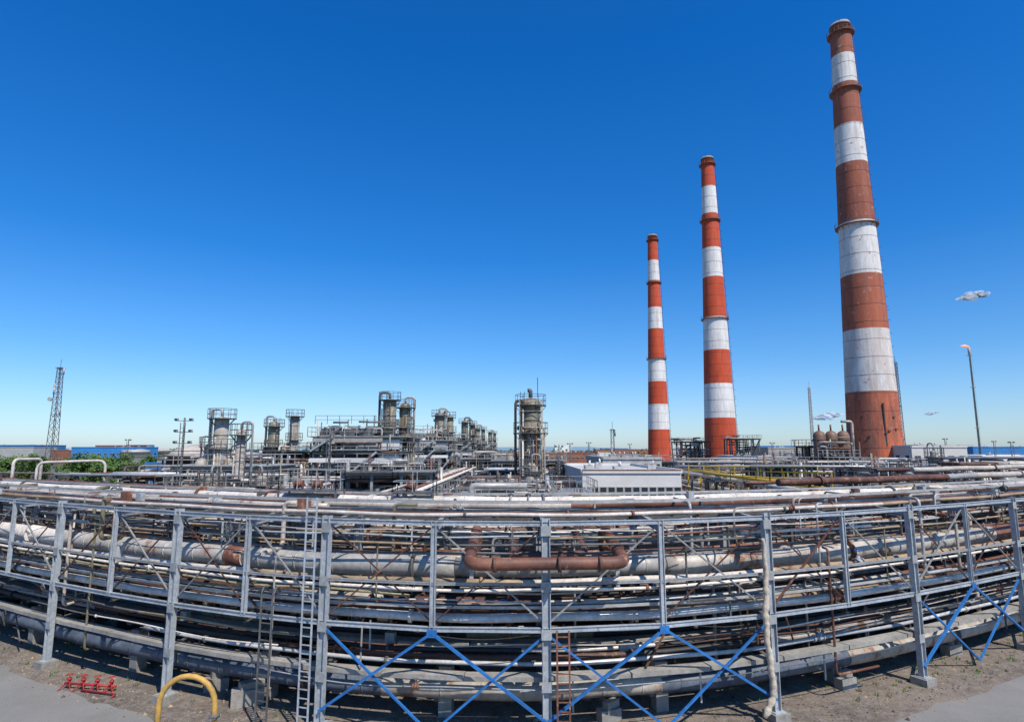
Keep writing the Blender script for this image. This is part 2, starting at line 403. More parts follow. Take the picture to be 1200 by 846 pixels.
# ------------------------------------------------------------------ pipelines
def valve(mb, p, r, mat='mid_steel', wheel='red_paint', ang=0):
    p = V(p); t = V((math.cos(ang), math.sin(ang), 0))
    for o in (-1.5, 1.5): mb.tube([p + t * (r * o) - t * .03, p + t * (r * o) + t * .03], r * 1.7, 12, mat)
    mb.tube([p - t * r * 1.4, p, p + t * r * 1.4], [r * 1.1, r * 1.5, r * 1.1], 10, mat)
    mb.tube([p, p + V((0, 0, r * 2.2)), p + V((0, 0, r * 2.3)), p + V((0, 0, r * 4.4))], [r * .9, r * .7, r * .25, r * .2], 8, mat)
    mb.ring(tuple(p + V((0, 0, r * 4.2))), r * 1.3, r * .16, wheel, 14)
    mb.beam(p + V((-r * 1.3, 0, r * 4.2)), p + V((r * 1.3, 0, r * 4.2)), r * .15, r * .15, wheel)
PAL = ['rust', 'brown_rust', 'silver', 'silver', 'silver_rusty', 'dirty_white', 'dirty_white', 'tan', 'grey_paint', 'mid_steel', 'silver_rusty', 'rust', 'silver', 'olive']
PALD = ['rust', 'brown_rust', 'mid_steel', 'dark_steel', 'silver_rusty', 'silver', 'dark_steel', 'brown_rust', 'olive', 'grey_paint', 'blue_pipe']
def pipeline(D_, z, r, style, s0=-1.25, s1=1.25, bands=False, wob=.035, name='pipeline', absr=False, pal=PAL):
    mb = MB()
    a = s0 * D_ if not absr else s0; b = s1 * D_ if not absr else s1
    pts = along(a, b, D_, z, .75, wob, rnd.uniform(0, 6)); mats = []
    if isinstance(style, str): style = [style, style, rnd.choice(pal), rnd.choice(pal)]
    cur = style[0]; left = 0
    for i in range(len(pts) - 1):
        if left <= 0: cur = rnd.choice(style); left = rnd.randint(3, 18)
        left -= 1; mats.append(cur)
    mb.tube(pts, r, 14 if r > .15 else 8, mats=mats)
    if bands:
        for i in range(1, len(pts) - 1, 2):
            t = (pts[i + 1] - pts[i]).normalized(); mb.tube([pts[i] - t * .04, pts[i] + t * .04], r * 1.035, 14, mats[i], caps=True)
    k = rnd.randint(3, 12)
    while k < len(pts) - 2:
        t = (pts[k + 1] - pts[k]).normalized(); mb.tube([pts[k] - t * .05, pts[k] + t * .05], r * 1.45 + .02, 12, rnd.choice(['mid_steel', 'rust', mats[k]]))
        if rnd.random() < .3 and r < .2: valve(mb, pts[k] + t * .4, max(.06, r), rnd.choice(['mid_steel', 'rust', 'grey_paint']), rnd.choice(['brown_rust', 'mid_steel', 'blue_paint', 'mid_steel']), math.atan2(t.y, t.x))
        k += rnd.randint(8, 26)
    if r > .1:
        for s_, mn in STN:
            if a < s_ < b: mb.box(tuple(R(s_, D_, z - r - .03)), (.3, .14, .1), 'mid_steel', tang(s_, D_))
    return mb.build(name)
pipeline(24.5, 5.42, .40, ['silver_rusty', 'rust', 'dirty_white'], s0=-31, s1=-11, bands=True, absr=True)
pipeline(24.5, 5.42, .405, ['silver', 'silver', 'silver'], s0=-11, s1=-2.2, bands=True, absr=True)
pipeline(24.5, 5.42, .35, ['rust', 'silver', 'silver'], s0=-2.2, s1=6, bands=True, absr=True)
pipeline(24.5, 5.42, .40, ['rust', 'silver_rusty', 'rust', 'silver'], s0=6, s1=31, bands=True, absr=True)
pipeline(23.3, 5.12, .12, ['dirty_white', 'tan', 'silver_rusty'])
pipeline(25.6, 5.2, .2, ['brown_rust', 'rust', 'silver'])
pipeline(26.3, 5.3, .26, ['silver_rusty', 'dirty_white'], bands=True)
pipeline(24.5, .95, .34, ['blue_pipe', 'blue_pipe', 'silver_rusty'], bands=True)
pipeline(26.0, .8, .3, ['blue_pipe', 'brown_rust'], bands=True)
pipeline(23.5, 3.82, .16, ['silver', 'dirty_white', 'silver'], bands=True)
pipeline(24.2, 3.78, .12, ['tan', 'brown_rust', 'silver'])
pipeline(24.9, 3.9, .22, ['silver', 'silver', 'rust', 'dirty_white'], bands=True)
pipeline(22.75, 4.95, .06, 'dirty_white'); pipeline(22.62, 6.55, .04, 'tan'); pipeline(22.9, 6.2, .05, 'rust')
pipeline(28.0, 7.45, .2, ['rust', 'brown_rust', 'dirty_white']); pipeline(28.7, 7.42, .17, ['rust', 'dirty_white', 'dirty_white'])
pipeline(30.2, 7.42, .27, ['dirty_white', 'silver_rusty', 'dirty_white'], bands=True)
pipeline(24.9, 7.36, .08, ['dirty_white', 'tan']); pipeline(25.3, 7.36, .1, ['brown_rust', 'rust'])
for i in range(15):
    c = rnd.uniform(-24, 24); L = rnd.uniform(12, 34)
    pipeline(rnd.uniform(22.5, 23.9), rnd.choice([6.9, 6.7, 5.8, 4.7, 4.5, 4.2, 3.3, 3.1, 2.8, 2.6, 1.7]), rnd.choice([.022, .03, .04, .05]), rnd.choice(PAL), max(-28, c - L / 2), min(28, c + L / 2), absr=True, wob=.07)
def fill(z, Ds, Dmax, rr, pal=PAL, gap=(.07, .4)):
    D_ = Ds
    while D_ < Dmax:
        r = rnd.choice(rr); D_ += r
        full = rnd.random() < .6
        c = rnd.uniform(-.7, .7) * D_
        if full: pipeline(D_, z + r + .02, r, rnd.choice(pal), bands=r > .18, pal=pal)
        elif rnd.random() < .5: pipeline(D_, z + r + .02, r, rnd.choice(pal), s0=-1.25 * D_, s1=c, absr=True, pal=pal)
        else: pipeline(D_, z + r + .02, r, rnd.choice(pal), s0=c, s1=1.25 * D_, absr=True, pal=pal)
        D_ += r + rnd.uniform(*gap)
fill(7.25, 28.95, 29.8, [.06, .1]); fill(7.2, 30.6, 32.2, [.08, .12, .16]); fill(7.25, 26.7, 27.7, [.05, .08, .12])
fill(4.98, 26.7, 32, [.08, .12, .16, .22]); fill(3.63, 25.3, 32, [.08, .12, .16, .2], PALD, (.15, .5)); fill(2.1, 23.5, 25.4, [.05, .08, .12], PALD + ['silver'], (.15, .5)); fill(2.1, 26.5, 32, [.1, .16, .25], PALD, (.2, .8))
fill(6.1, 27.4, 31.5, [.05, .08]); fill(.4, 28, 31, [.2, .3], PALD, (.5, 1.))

lk = MB(); r4 = random.Random(21)
for i in range(150):
    s_ = r4.uniform(-30, 31); r = r4.choice([.03, .04, .05, .07, .1]); mt = r4.choice(PAL)
    Da = r4.uniform(22.8, 31); Db = Da + r4.uniform(-3, 3); Db = min(32, max(22.7, Db)); za, zb = r4.sample([7.7, 6.6, 5.9, 4.4, 2.7, 1.0], 2)
    s2 = s_ + r4.uniform(-.1, 2.5)
    if -2.5 < s_ < 4.5 and Da < 26: continue
    lk.tube(fillet([R(s_, Da, za), R(s_, Db, za), R(s_, Db, zb), R(s2, Db, zb)], .25), r, 8, mt)
    if r4.random() < .5: valve(lk, R(s_, Da, za), max(.06, r), 'mid_steel', r4.choice(['brown_rust', 'blue_paint', 'dark_steel', 'dark_steel']), r4.uniform(0, 3))
lk.build('link_piping')
hb = MB()
for i in range(26):
    s_ = r4.uniform(-28, 28); L = r4.uniform(3, 7); D_ = r4.uniform(22.5, 25); z = r4.choice([7.2, 5.2, 3.6])
    hb.tube([R(s_ + L * t / 10, D_, z - .35 * math.sin(math.pi * t / 10)) for t in range(11)], .018, 5, 'dark_steel')
hb.build('hanging_cable')
ib = MB()
for i in range(260):
    s_ = r4.uniform(-30, 31); D_ = r4.uniform(22.9, 31.5); z = r4.choice([7.05, 4.8, 3.45, 1.9])
    k = r4.random()
    if k < .45: ib.beam(R(s_, D_, z), R(s_, D_, z - r4.uniform(.6, 1.6)), .06, .06, r4.choice(['mid_steel', 'brown_rust', 'grey_paint']))
    elif k < .7: ib.beam(R(s_, D_, z), R(s_ + r4.uniform(-1.6, 1.6), D_ + r4.uniform(-1, 1), z - 1.3), .06, .06, r4.choice(['mid_steel', 'brown_rust']))
    elif k < .85: ib.box(tuple(R(s_, D_, z + .5)), (r4.uniform(.25, .6), .25, r4.uniform(.3, .7)), r4.choice(['grey_paint', 'rust', 'pale_steel', 'olive']), tang(s_, D_))
    else: ib.beam(R(s_, D_, z), R(s_, min(32, D_ + 2.5), z), .14, .14, 'brown_rust')
ib.build('hangers_and_brackets', root.location[:], root)

def loop(sa, sb, Df, Db, zf, zb, r, mat, drop, run, name):
    mb = MB()
    pts = [R(sa - run, Db, zb - drop), R(sa, Db, zb - drop), R(sa, Db, zb), R(sa, Df, zf), R(sb, Df, zf), R(sb, Db, zb), R(sb, Db, zb - drop), R(sb + run, Db, zb - drop)]
    mb.tube(fillet(pts, .6, 6), r, 16, mat)
    for q in (R(sa + .9, Df, zf), R(sb - .9, Df, zf), R((sa + sb) / 2 + .4, Df, zf)):
        mb.tube([q - V((.05, 0, 0)), q + V((.05, 0, 0))], r * 1.18, 14, 'brown_rust')
    for s_ in (sa, sb):
        f = 1.8 / (Db - Df); q = R(s_, Df + 1.8, zf + (zb - zf) * f)
        mb.tube([q - V((0, .05, 0)), q + V((0, .05, 0))], r * 1.25, 14, 'brown_rust')
        mb.box((q.x, q.y, q.z - r - .07), (r * 3, .16, .14), 'mid_steel')
        mb.box((q.x, q.y, q.z - r - .14 - .55), (.14, .14, 1.1), 'grey_paint')
    mb.build(name)
loop(-1.5, 3.95, 21.6, 27.0, 6.05, 6.62, .22, 'rust', 1.2, 5, 'expansion_loop')
loop(.05, 2.7, 22.9, 26.6, 6.15, 6.55, .14, 'brown_rust', 1.1, 4, 'expansion_loop')
wp = MB(); pts = []; rs = []
s0 = 9.3
for i in range(70):
    t = i / 69; z = 6.6 - 6.3 * t
    bend = max(0, t - .9) * 6
    pts.append(R(s0 + .07 * math.sin(t * 9) + .02 * math.sin(t * 40) - bend * .6, 21.95 + .05 * math.sin(t * 7), z)); rs.append(.06 + .05 * (1 if t > .4 else t / .4) * (1 + .35 * math.sin(i * 1.9) + .3 * rnd.uniform(-1, 1)))
wp.tube(pts, rs, 12, 'cream_cloth'); wp.build('lagged_riser_pipe')
ld = MB(); ld.ladder(R(-6.95 - .35, 21.9, 0), 8.2, tang(-7.3, 22), .42, 'rack_paint'); ld.build('access_ladder')
ld = MB(); ld.ladder(R(-8.9, 21.9, 0), 4.6, tang(-8.9, 22), .5, 'mid_steel')
for o in (-.25, .25): ld.tube(fillet([R(-8.9 + o, 21.9, 4.6), R(-8.9 + o, 22.2, 4.9), R(-8.9 + o, 22.6, 4.6)], .2), .03, 6, 'mid_steel')
ld.build('access_ladder')
ld = MB(); ld.ladder(R(1.75, 21.9, 0), 3.8, 0, .42, 'rust'); ld.build('access_ladder')

for D_, z, r, st, a, b in ((34.5, 6.75, .2, ['dirty_white', 'silver', 'dirty_white'], -6, 46), (35.4, 6.7, .14, ['rust', 'brown_rust'], -4, 47), (37, 7.8, .24, ['silver', 'dirty_white', 'rust'], 17, 49), (38, 7.75, .12, ['rust'], 15, 50),
                           (34.8, 7.0, .16, ['dirty_white', 'rust'], -46, -9), (36.5, 7.3, .2, ['silver_rusty', 'rust', 'dirty_white'], -49, -16), (39.5, 8.3, .2, ['silver', 'dirty_white'], 30, 53), (40.3, 8.3, .15, ['brown_rust'], 27, 54),
                           (34.0, 6.8, .09, ['brown_rust'], -20, 45), (35.9, 6.8, .12, ['tan', 'rust'], -30, 20)):
    pipeline(D_, z, r, st, a, b, bands=r > .15, absr=True)
sup = MB()
for s_ in range(-46, 50, 6):
    sup.beam(R(s_, 34.2, 0), R(s_, 34.2, 6.5), .22, .22, 'mid_steel'); sup.beam(R(s_, 33.7, 6.4), R(s_, 36.4, 6.4), .2, .2, 'mid_steel')
    if s_ > 16 or s_ < -14: sup.beam(R(s_, 36.4, 6.9), R(s_, 38.4, 6.9), .2, .2, 'mid_steel'); sup.beam(R(s_, 38.3, 0), R(s_, 38.3, 7.5), .15, .15, 'rust')
    if s_ > 22: sup.beam(R(s_, 40, 0), R(s_, 40, 8.1), .2, .2, 'mid_steel'); sup.beam(R(s_, 38.4, 8.0), R(s_, 40.8, 8.0), .15, .15, 'mid_steel')
sup.build('pipe_support_trestle')

def plat(sa, sb, Da, Db, z, nv):
    vp = MB()
    c = [R(sa, Da, z), R(sb, Da, z), R(sb, Db, z), R(sa, Db, z)]
    vp.add([tuple(q) for q in c] + [tuple(q - V((0, 0, .06))) for q in c], [(0, 1, 2, 3), (7, 6, 5, 4), (4, 5, 1, 0), (5, 6, 2, 1), (6, 7, 3, 2), (7, 4, 0, 3)], 'mid_steel')
    vp.rail(c, 'grey_paint', 1.0, .035, True, 1.0)
    for k in range(nv): valve(vp, R(sa + .8 + k * 1.0, (Da + Db) / 2, z + .25), .13, 'rust', 'mid_steel')
    for q in c: vp.beam(q, q - V((0, 0, .8)), .08, .08, 'mid_steel')
    vp.build('valve_platform')
plat(-11.5, -8.5, 29, 30.6, 7.95, 2); plat(-5.8, -3.8, 29.6, 31, 7.9, 1)

# ------------------------------------------------------------------ small foreground things
hy = MB(); c = V((-17.7, 27.3, 0))
for k in range(4):
    q = c + V((-1.0 + .66 * k, -.1 * k, 0))
    hy.cyl(q, q + V((0, 0, .38)), .05, 'red_paint', 10); hy.tube([q + V((0, 0, .34)), q + V((0, 0, .42)), q + V((0, 0, .45))], [.09, .09, .03], 10, 'red_paint')
    hy.tube([q + V((0, -.18, .3)), q + V((0, .05, .3))], .045, 8, 'red_paint'); hy.ring(q + V((0, 0, .55)), .11, .018, 'red_paint', 12); hy.cyl(q + V((0, 0, .42)), q + V((0, 0, .56)), .018, 'red_paint', 6)
    hy.beam(q + V((-.25, -.35, 0)), q + V((0, 0, .3)), .035, .035, 'red_paint')
    hy.beam(q + V((.25, -.3, 0)), q + V((0, 0, .25)), .03, .03, 'red_paint')
hy.tube([c + V((-1.2, .02, .2)), c + V((1.2, -.34, .2))], .05, 8, 'red_paint'); hy.tube([c + V((-.2, -.4, .08)), c + V((1.5, -.85, .08)), c + V((1.55, -1.1, .08))], .04, 8, 'red_paint')
hy.build('hydrant_manifold')
ya = MB(); c = V((-11.35, 22.6, 0)); pts = [c + V((-.95, 0, 0)), c + V((-.95, 0, 1.1))]
for k in range(13):
    a = math.pi - math.pi * k / 12; pts.append(c + V((.95 * math.cos(a), .12 * k / 12, 1.15 + .95 * math.sin(a))))
pts += [c + V((.95, .15, .75)), c + V((.95, .15, 0))]
ya.tube(pts, .095, 14, 'orange_pipe'); ya.tube([c + V((.95, .15, .72)), c + V((.95, .15, .84))], .18, 14, 'mid_steel'); valve(ya, c + V((.95, -.1, .3)), .11, 'mid_steel', 'mid_steel')
for o, y in ((-.95, 0), (.95, .15)): ya.box((c.x + o, c.y + y, .06), (.5, .5, .12), 'concrete')
ya.build('vent_pipe_arch')
for (s_, D_, sc) in ((-10.2, 23.6, 1), (-12, 24.4, .8), (3.6, 24, .7), (13.5, 23.8, .7), (20, 24.5, .8)):
    cb = MB(); p = R(s_, D_); cb.box((p.x, p.y, .3 * sc), (1.2 * sc, .6 * sc, .6 * sc), 'concrete', .4); cb.box((p.x + .1, p.y + .1, .6 * sc + .12), (.9 * sc, .4 * sc, .24), 'concrete', .7)
    cb.ring((p.x - .25, p.y, .6 * sc + .27), .1, .015, 'rust', 10, 'y'); cb.build('concrete_block')

# ------------------------------------------------------------------ chimneys
def chimney(X, Y, zs, rb, rt, tag, plats):
    e = empty('striped_chimney', (X, Y, 0)); H = zs[-1]; sh = MB(); prof = []; mats = []
    rad = lambda z: rb + (rt - rb) * (z / H) ** .92
    for i in range(len(zs) - 1):
        n_ = max(2, int((zs[i + 1] - zs[i]) / 2.5))
        for k in range(n_): prof.append((rad(zs[i] + (zs[i + 1] - zs[i]) * k / n_), zs[i] + (zs[i + 1] - zs[i]) * k / n_)); mats.append(('red_' if i % 2 == 0 else 'white_') + tag)
    prof += [(rt, H), (rt + .12, H + .02), (rt + .12, H + .5), (rt - .1, H + 1.1), (rt - .4, H + 1.1), (rt - .4, H - .5)]
    mats += ['brown_rust', 'brown_rust', 'concrete', 'concrete', 'dark_steel']
    sh.lathe((X, Y, 0), prof, 48, mats); sh.build('shaft', (X, Y, 0), e)
    fit = MB(); z = 6
    while z < H - 2:
        rr = rad(z) + .01; fit.ring((X, Y, z), rr, .035, 'brown_rust', 40); z += 4.1
    for z in plats:
        rr = rad(z)
        fit.lathe((X, Y, z), [(rr, 0), (rr + .75, 0), (rr + .75, .08), (rr, .08)], 32, 'rust')
        for hh in (.6, 1.15): fit.ring((X, Y, z + hh), rr + .72, .035, 'rust', 32)
        for k in range(20):
            a = k * math.pi / 10; ca, sa = math.cos(a), math.sin(a)
            fit.beam((X + (rr + .72) * ca, Y + (rr + .72) * sa, z), (X + (rr + .72) * ca, Y + (rr + .72) * sa, z + 1.15), .05, .05, 'rust')
            fit.beam((X + (rr + .7) * ca, Y + (rr + .7) * sa, z), (X + rad(z - 1.) * ca, Y + rad(z - 1.) * sa, z - .8), .06, .06, 'rust')
    fit.build('platforms_and_bands', (X, Y, 0), e)
    la = MB(); a = math.radians(-8)
    zz = [3 + (H - 3) * k / 40 for k in range(41)]
    for o in (-.35, .35):
        la.tube([(X + (rad(z) + .3) * math.cos(a) - o * math.sin(a), Y + (rad(z) + .3) * math.sin(a) + o * math.cos(a), z) for z in zz], .04, 5, 'brown_rust')
    z = 3
    while z < H:
        rr = rad(z) + .3; la.beam((X + rr * math.cos(a) + .35 * math.sin(a), Y + rr * math.sin(a) - .35 * math.cos(a), z), (X + rr * math.cos(a) - .35 * math.sin(a), Y + rr * math.sin(a) + .35 * math.cos(a), z), .05, .05, 'brown_rust')
        if int(z) % 3 == 0: la.ring((X + (rr + .3) * math.cos(a), Y + (rr + .3) * math.sin(a), z), .34, .03, 'brown_rust', 8, m=4)
        z += .8
    for k in range(6):
        b_ = k * math.pi / 3; la.cyl((X + rt * math.cos(b_), Y + rt * math.sin(b_), H), (X + rt * math.cos(b_), Y + rt * math.sin(b_), H + 2.4), .03, 'dark_steel', 4)
    la.build('ladder', (X, Y, 0), e)
    du = MB()
    du.box((X - rb - 1, Y + 3, 4), (6, 3.5, 4), 'rusty_vessel'); du.build('flue_duct', (X, Y, 0), e)
    return e, rad
e, rad = chimney(83, 140, [0, 22.8, 37.2, 50.3, 63.4, 78.2, 88.2, 99.2, 107, 114.9], 6.1, 2.35, 'near', [62.6, 97.5, 113])
m = MB()
for k in range(14):
    a = random.uniform(3.6, 5.8); z = random.uniform(5, 20); rr = rad(z); m.box((83 + rr * math.cos(a), 140 + rr * math.sin(a), z), (.5, .5, .3), 'brown_rust', a)
m.tube(fillet([(83 - 6.8, 137, 1), (83 - 6.6, 137, 16), (83 - 9, 137, 16)], .6), .3, 8, 'silver_rusty')
m.box((83 + rad(14) * math.cos(-1.7), 140 + rad(14) * math.sin(-1.7), 14), (.25, .25, 12), 'dark_steel', -1.7)
m.build('wall_brackets', (83, 140, 0), e)
chimney(72, 211, [0, 20.4, 32.2, 44, 55.7, 70.3, 81.1, 94, 104.5, 114.9], 5.9, 2.2, 'far', [55.2, 91.5, 113])
chimney(70.5, 293, [0, 19, 31, 42, 53, 67.9, 78.6, 92, 102.6, 114.9], 5.7, 2.3, 'far', [53, 91, 113])

# ------------------------------------------------------------------ process plant
def pipe_mess(m, x0, x1, y0, y1, z0, z1, n, rng, rr=(.06, .1, .15, .22)):
    for i in range(n):
        p = V((rng.uniform(x0, x1), rng.uniform(y0, y1), rng.uniform(z0, z1))); pts = [p.copy()]; ax = rng.choice([0, 1, 2])
        for k in range(rng.randint(2, 5)):
            q = pts[-1].copy(); lo, hi = ((x0, x1), (y0, y1), (z0, z1))[ax]; q[ax] = rng.uniform(lo, hi)
            if abs(q[ax] - pts[-1][ax]) > .5: pts.append(q)
            ax = (ax + rng.choice([1, 2])) % 3
        if len(pts) > 1: m.tube(fillet(pts, .3, 3), rng.choice(rr), 7, rng.choice(PAL + ['pale_steel', 'mid_steel', 'mid_steel', 'silver', 'dark_steel', 'dirty_white']))
def column_into(m, X, Y, z0, z1, r, mat, plats=3, goose=True, rng=None):
    rng = rng or rnd
    H = z1 - z0
    m.lathe((X, Y, z0), [(r * 1.15, 0), (r, H * .12), (r, H - r * .5), (r * .85, H - r * .2), (r * .5, H), (.02, H + r * .08)], 20, mat)
    k = z0 + 1
    while k < z1 - r: m.lathe((X, Y, k), [(r, 0), (r * 1.04 + .02, 0), (r * 1.04 + .02, .12), (r, .12)], 20, mat); k += 1.3
    for i in range(plats):
        z = z1 - rng.uniform(.2, .9) - i * (H / (plats + .3)) * .9; R_ = r + rng.uniform(.45, .8)
        m.lathe((X, Y, z), [(r * (.9 if i == 0 else 1), 0), (R_, 0), (R_, .08), (r * (.9 if i == 0 else 1), .08)], 16, 'mid_steel')
        for hh in (.55, 1.1): m.ring((X, Y, z + hh), R_ - .04, .026, 'mid_steel', 16, m=4)
        for j in range(12):
            a = j * math.pi / 6; x, y = X + (R_ - .04) * math.cos(a), Y + (R_ - .04) * math.sin(a); m.beam((x, y, z), (x, y, z + 1.1), .04, .04, 'mid_steel')
            if j % 2 == 0: m.beam((x, y, z), (X + r * math.cos(a), Y + r * math.sin(a), z - .7), .05, .05, 'mid_steel')
    a = rng.uniform(-2.6, -.6); lx, ly = X + (r + .25) * math.cos(a), Y + (r + .25) * math.sin(a)
    m.ladder((lx, ly, z0), z1 + .6, a + math.pi / 2, .5, 'mid_steel', .5)
    if goose:
        a = rng.choice([math.pi, math.pi * .95, 0.1]); rr = r * .2; ox, oy = X + (r + .45) * math.cos(a), Y + (r + .45) * math.sin(a)
        m.tube(fillet([(X, Y, z1), (X, Y, z1 + .8), (ox, oy, z1 + .8), (ox, oy, z0)], .4, 5), rr, 10, rng.choice(['silver_rusty', 'mid_steel', 'grey_paint']))
    for i in range(4):
        z = rng.uniform(z0 + 1, z1 - 1); a = rng.uniform(3.3, 6.1); m.cyl((X, Y, z), (X + (r + .35) * math.cos(a), Y + (r + .35) * math.sin(a), z), r * .22, mat, 8)
    for i in range(3):
        a = rng.uniform(3.3, 6.1); rr = r + .12; m.cyl((X + rr * math.cos(a), Y + rr * math.sin(a), z0), (X + rr * math.cos(a), Y + rr * math.sin(a), rng.uniform(z0 + H * .5, z1)), .07, rng.choice(PAL), 6)
def frame_unit(m, X0, X1, Y0, Y1, levels, rng, mat='pale_steel', nx=3, ny=3, mess=30, equip=True, deck=True, panels=.15):
    xs = [X0 + (X1 - X0) * i / nx for i in range(nx + 1)]; ys = [Y0 + (Y1 - Y0) * i / ny for i in range(ny + 1)]
    H = levels[-1]
    for x in xs:
        for y in ys: m.box((x, y, H / 2), (.26, .26, H), mat)
    prev = 0
    for z in levels:
        for y in ys: m.beam((xs[0], y, z - .15), (xs[-1], y, z - .15), .2, .3, mat)
        for x in xs: m.beam((x, ys[0], z - .15), (x, ys[-1], z - .15), .18, .27, mat)
        if deck: m.box(((X0 + X1) / 2, (Y0 + Y1) / 2, z + .04), (X1 - X0 + 1.4, Y1 - Y0 + 1.4, .1), 'mid_steel' if rng.random() < .6 else mat)
        o = .65; m.rail([(X0 - o, Y0 - o, z + .09), (X1 + o, Y0 - o, z + .09), (X1 + o, Y1 + o, z + .09), (X0 - o, Y1 + o, z + .09)], mat, 1.1, .05, True, 1.5)
        for i in range(nx):
            if rng.random() < .35:
                m.beam((xs[i], Y0 - .02, prev), (xs[i + 1], Y0 - .02, z - .3), .1, .1, mat); m.beam((xs[i + 1], Y0 + .1, prev), (xs[i], Y0 + .1, z - .3), .1, .1, mat)
            if rng.random() < panels: m.box(((xs[i] + xs[i + 1]) / 2, Y0 - .2, z - .9), (xs[i + 1] - xs[i] - .3, .06, rng.uniform(.6, 1.3)), rng.choice(['white_wall', 'pale_steel', 'grey_wall']))
        if equip:
            for k in range(rng.randint(2, 4)):
                x = rng.uniform(X0 + 1, X1 - 1); y = rng.uniform(Y0 + .8, Y1 - 1); r = rng.uniform(.35, .7)
                if rng.random() < .5: m.vessel_h((x, y, prev + r + .5), rng.uniform(2, 4), r, rng.choice('xy'), rng.choice(['vessel', 'silver', 'dirty_white', 'rusty_vessel']))
                else: m.lathe((x, y, prev + .1), [(r, 0), (r, 1.8), (r * .6, 2.2), (.02, 2.3)], 12, rng.choice(['vessel', 'silver', 'rusty_vessel', 'dirty_white']))
        i = rng.randrange(nx); yy = Y0 - 1.1
        for w in (-.4, .4): m.beam((xs[i], yy + w, prev + .1), (xs[i + 1], yy + w, z), .06, .22, mat)
        for k in range(9):
            t = (k + .5) / 9; m.box((xs[i] + (xs[i + 1] - xs[i]) * t, yy, prev + .1 + (z - prev) * t), (.25, .78, .04), 'mid_steel')
        prev = z
    pipe_mess(m, X0 - .8, X1 + .8, Y0 - .6, Y1, 1, H + 1.2, mess, rng)

def main_unit(X0, X1, Y, tall, seed):
    rg = random.Random(seed); m = MB(); w = X1 - X0
    frame_unit(m, X0, X1, Y, Y + 14, [4.2, 7.4, 9.6, 11.4], rg, 'pale_steel', 4, 3, 90, panels=.3)
    for k in range(3):
        x = X0 + 1.4 + k * (w * .22); m.box((x, Y + 4, 12.2), (w * .18, 6, .6), 'pale_steel'); m.lathe((x, Y + 4, 12.5), [(.9, 0), (.75, .35), (.7, .35)], 14, 'mid_steel')
        m.box((x, Y + 1.2, 12.0), (w * .17, .5, .9), 'mid_steel')
    m.box(((X0 + X1) / 2 - 1, Y - .9, 11.0), (w * .8, .08, .45), 'pale_steel')
    m.box(((X0 + X1) / 2, Y - .95, 8.6), (w * 1.05, .06, .5), 'white_wall')
    cx = X0 + w * .80
    column_into(m, cx, Y + 3, 4, tall, .85, 'olive_vessel', 3, True, rg); column_into(m, cx + 1.8, Y + 4.2, 4, tall - .5, .7, 'olive_vessel', 4, True, rg)
    m.rail([(X0, Y, 13.0), (X0 + w * .7, Y, 13.0)], 'mid_steel', 1, .05)
    pipe_mess(m, X0, X1, Y - 1, Y + 2, 9, 13.5, 25, rg, (.05, .08, .12))
    for k in range(7):
        x = rg.uniform(X0, X1); m.cyl((x, Y + 2, 11), (x, Y + 2, rg.uniform(13, 14.5)), .07, 'mid_steel', 6)
    m.build('process_unit', ((X0 + X1) / 2, Y, 0))
main_unit(sx(368, 75), sx(470, 75), 75, 16.3, 1)
main_unit(sx(464, 110), sx(524, 110) , 110, 16.6, 2)
main_unit(sx(508, 152), sx(552, 152), 152, 17.0, 3)
main_unit(sx(530, 200), sx(566, 200), 200, 17.0, 4)
main_unit(sx(550, 262), sx(580, 262), 262, 17.2, 5)

m = MB(); rg = random.Random(41)
frame_unit(m, sx(300, 88), sx(356, 88), 88, 98, [4, 7, 9.6], rg, 'mid_steel', 3, 2, 50)
column_into(m, sx(320, 90), 90, 2, 13.9, .8, 'olive_vessel', 3, True, rg); column_into(m, sx(344, 93), 93, 2, 15.0, .7, 'vessel', 3, False, rg)
m.build('process_unit', (sx(328, 88), 88, 0))
m = MB(); column_into(m, sx(258, 66), 66, 0, 13.4, .75, 'vessel', 4, True, rg); column_into(m, sx(258, 66) - 1.7, 67, 0, 10.5, .4, 'silver_rusty', 2, True, rg); m.build('distillation_column', (sx(258, 66), 66, 0))
m = MB(); column_into(m, sx(282, 58), 58, 0, 11.8, .42, 'dirty_white', 2, False, rg)
m.tube(fillet([(sx(282, 58), 58, 11.8), (sx(282, 58), 58, 12.5), (sx(295, 58), 58, 12.5), (sx(295, 58), 58, 6)], .4), .1, 8, 'silver'); m.build('distillation_column', (sx(282, 58), 58, 0))
m = MB(); X = sx(220, 74)
m.lathe((X, 76, 0), [(3, 0), (3, 9.0), (3.1, 9.0), (3.1, 9.15), (2.6, 9.7), (1.8, 10.1), (.8, 10.4), (.05, 10.5)], 32, ['rusty_vessel', 'rusty_vessel'] + ['dirty_white'] * 6)
for k in range(7): m.lathe((X, 76, 1 + k * 1.2), [(3, 0), (3.06, 0), (3.06, .1), (3, .1)], 32, 'brown_rust')
for k in range(12):
    a = k * math.pi / 6; m.box((X + 3.5 * math.cos(a), 76 + 3.5 * math.sin(a), 4.4), (.18, .18, 8.8), 'mid_steel', a)
m.lathe((X, 76, 8.6), [(3.1, 0), (4, 0), (4, .1), (3.1, .1)], 24, 'mid_steel')
for hh in (.55, 1.1): m.ring((X, 76, 8.6 + hh), 3.95, .04, 'mid_steel', 24, m=4)
m.build('storage_tank', (X, 76, 0))
m = MB(); frame_unit(m, sx(178, 70), sx(250, 70), 66, 72, [3.5, 7.0], rg, 'brown_rust', 4, 2, 40); m.build('equipment_frame', (sx(210, 70), 68, 0))
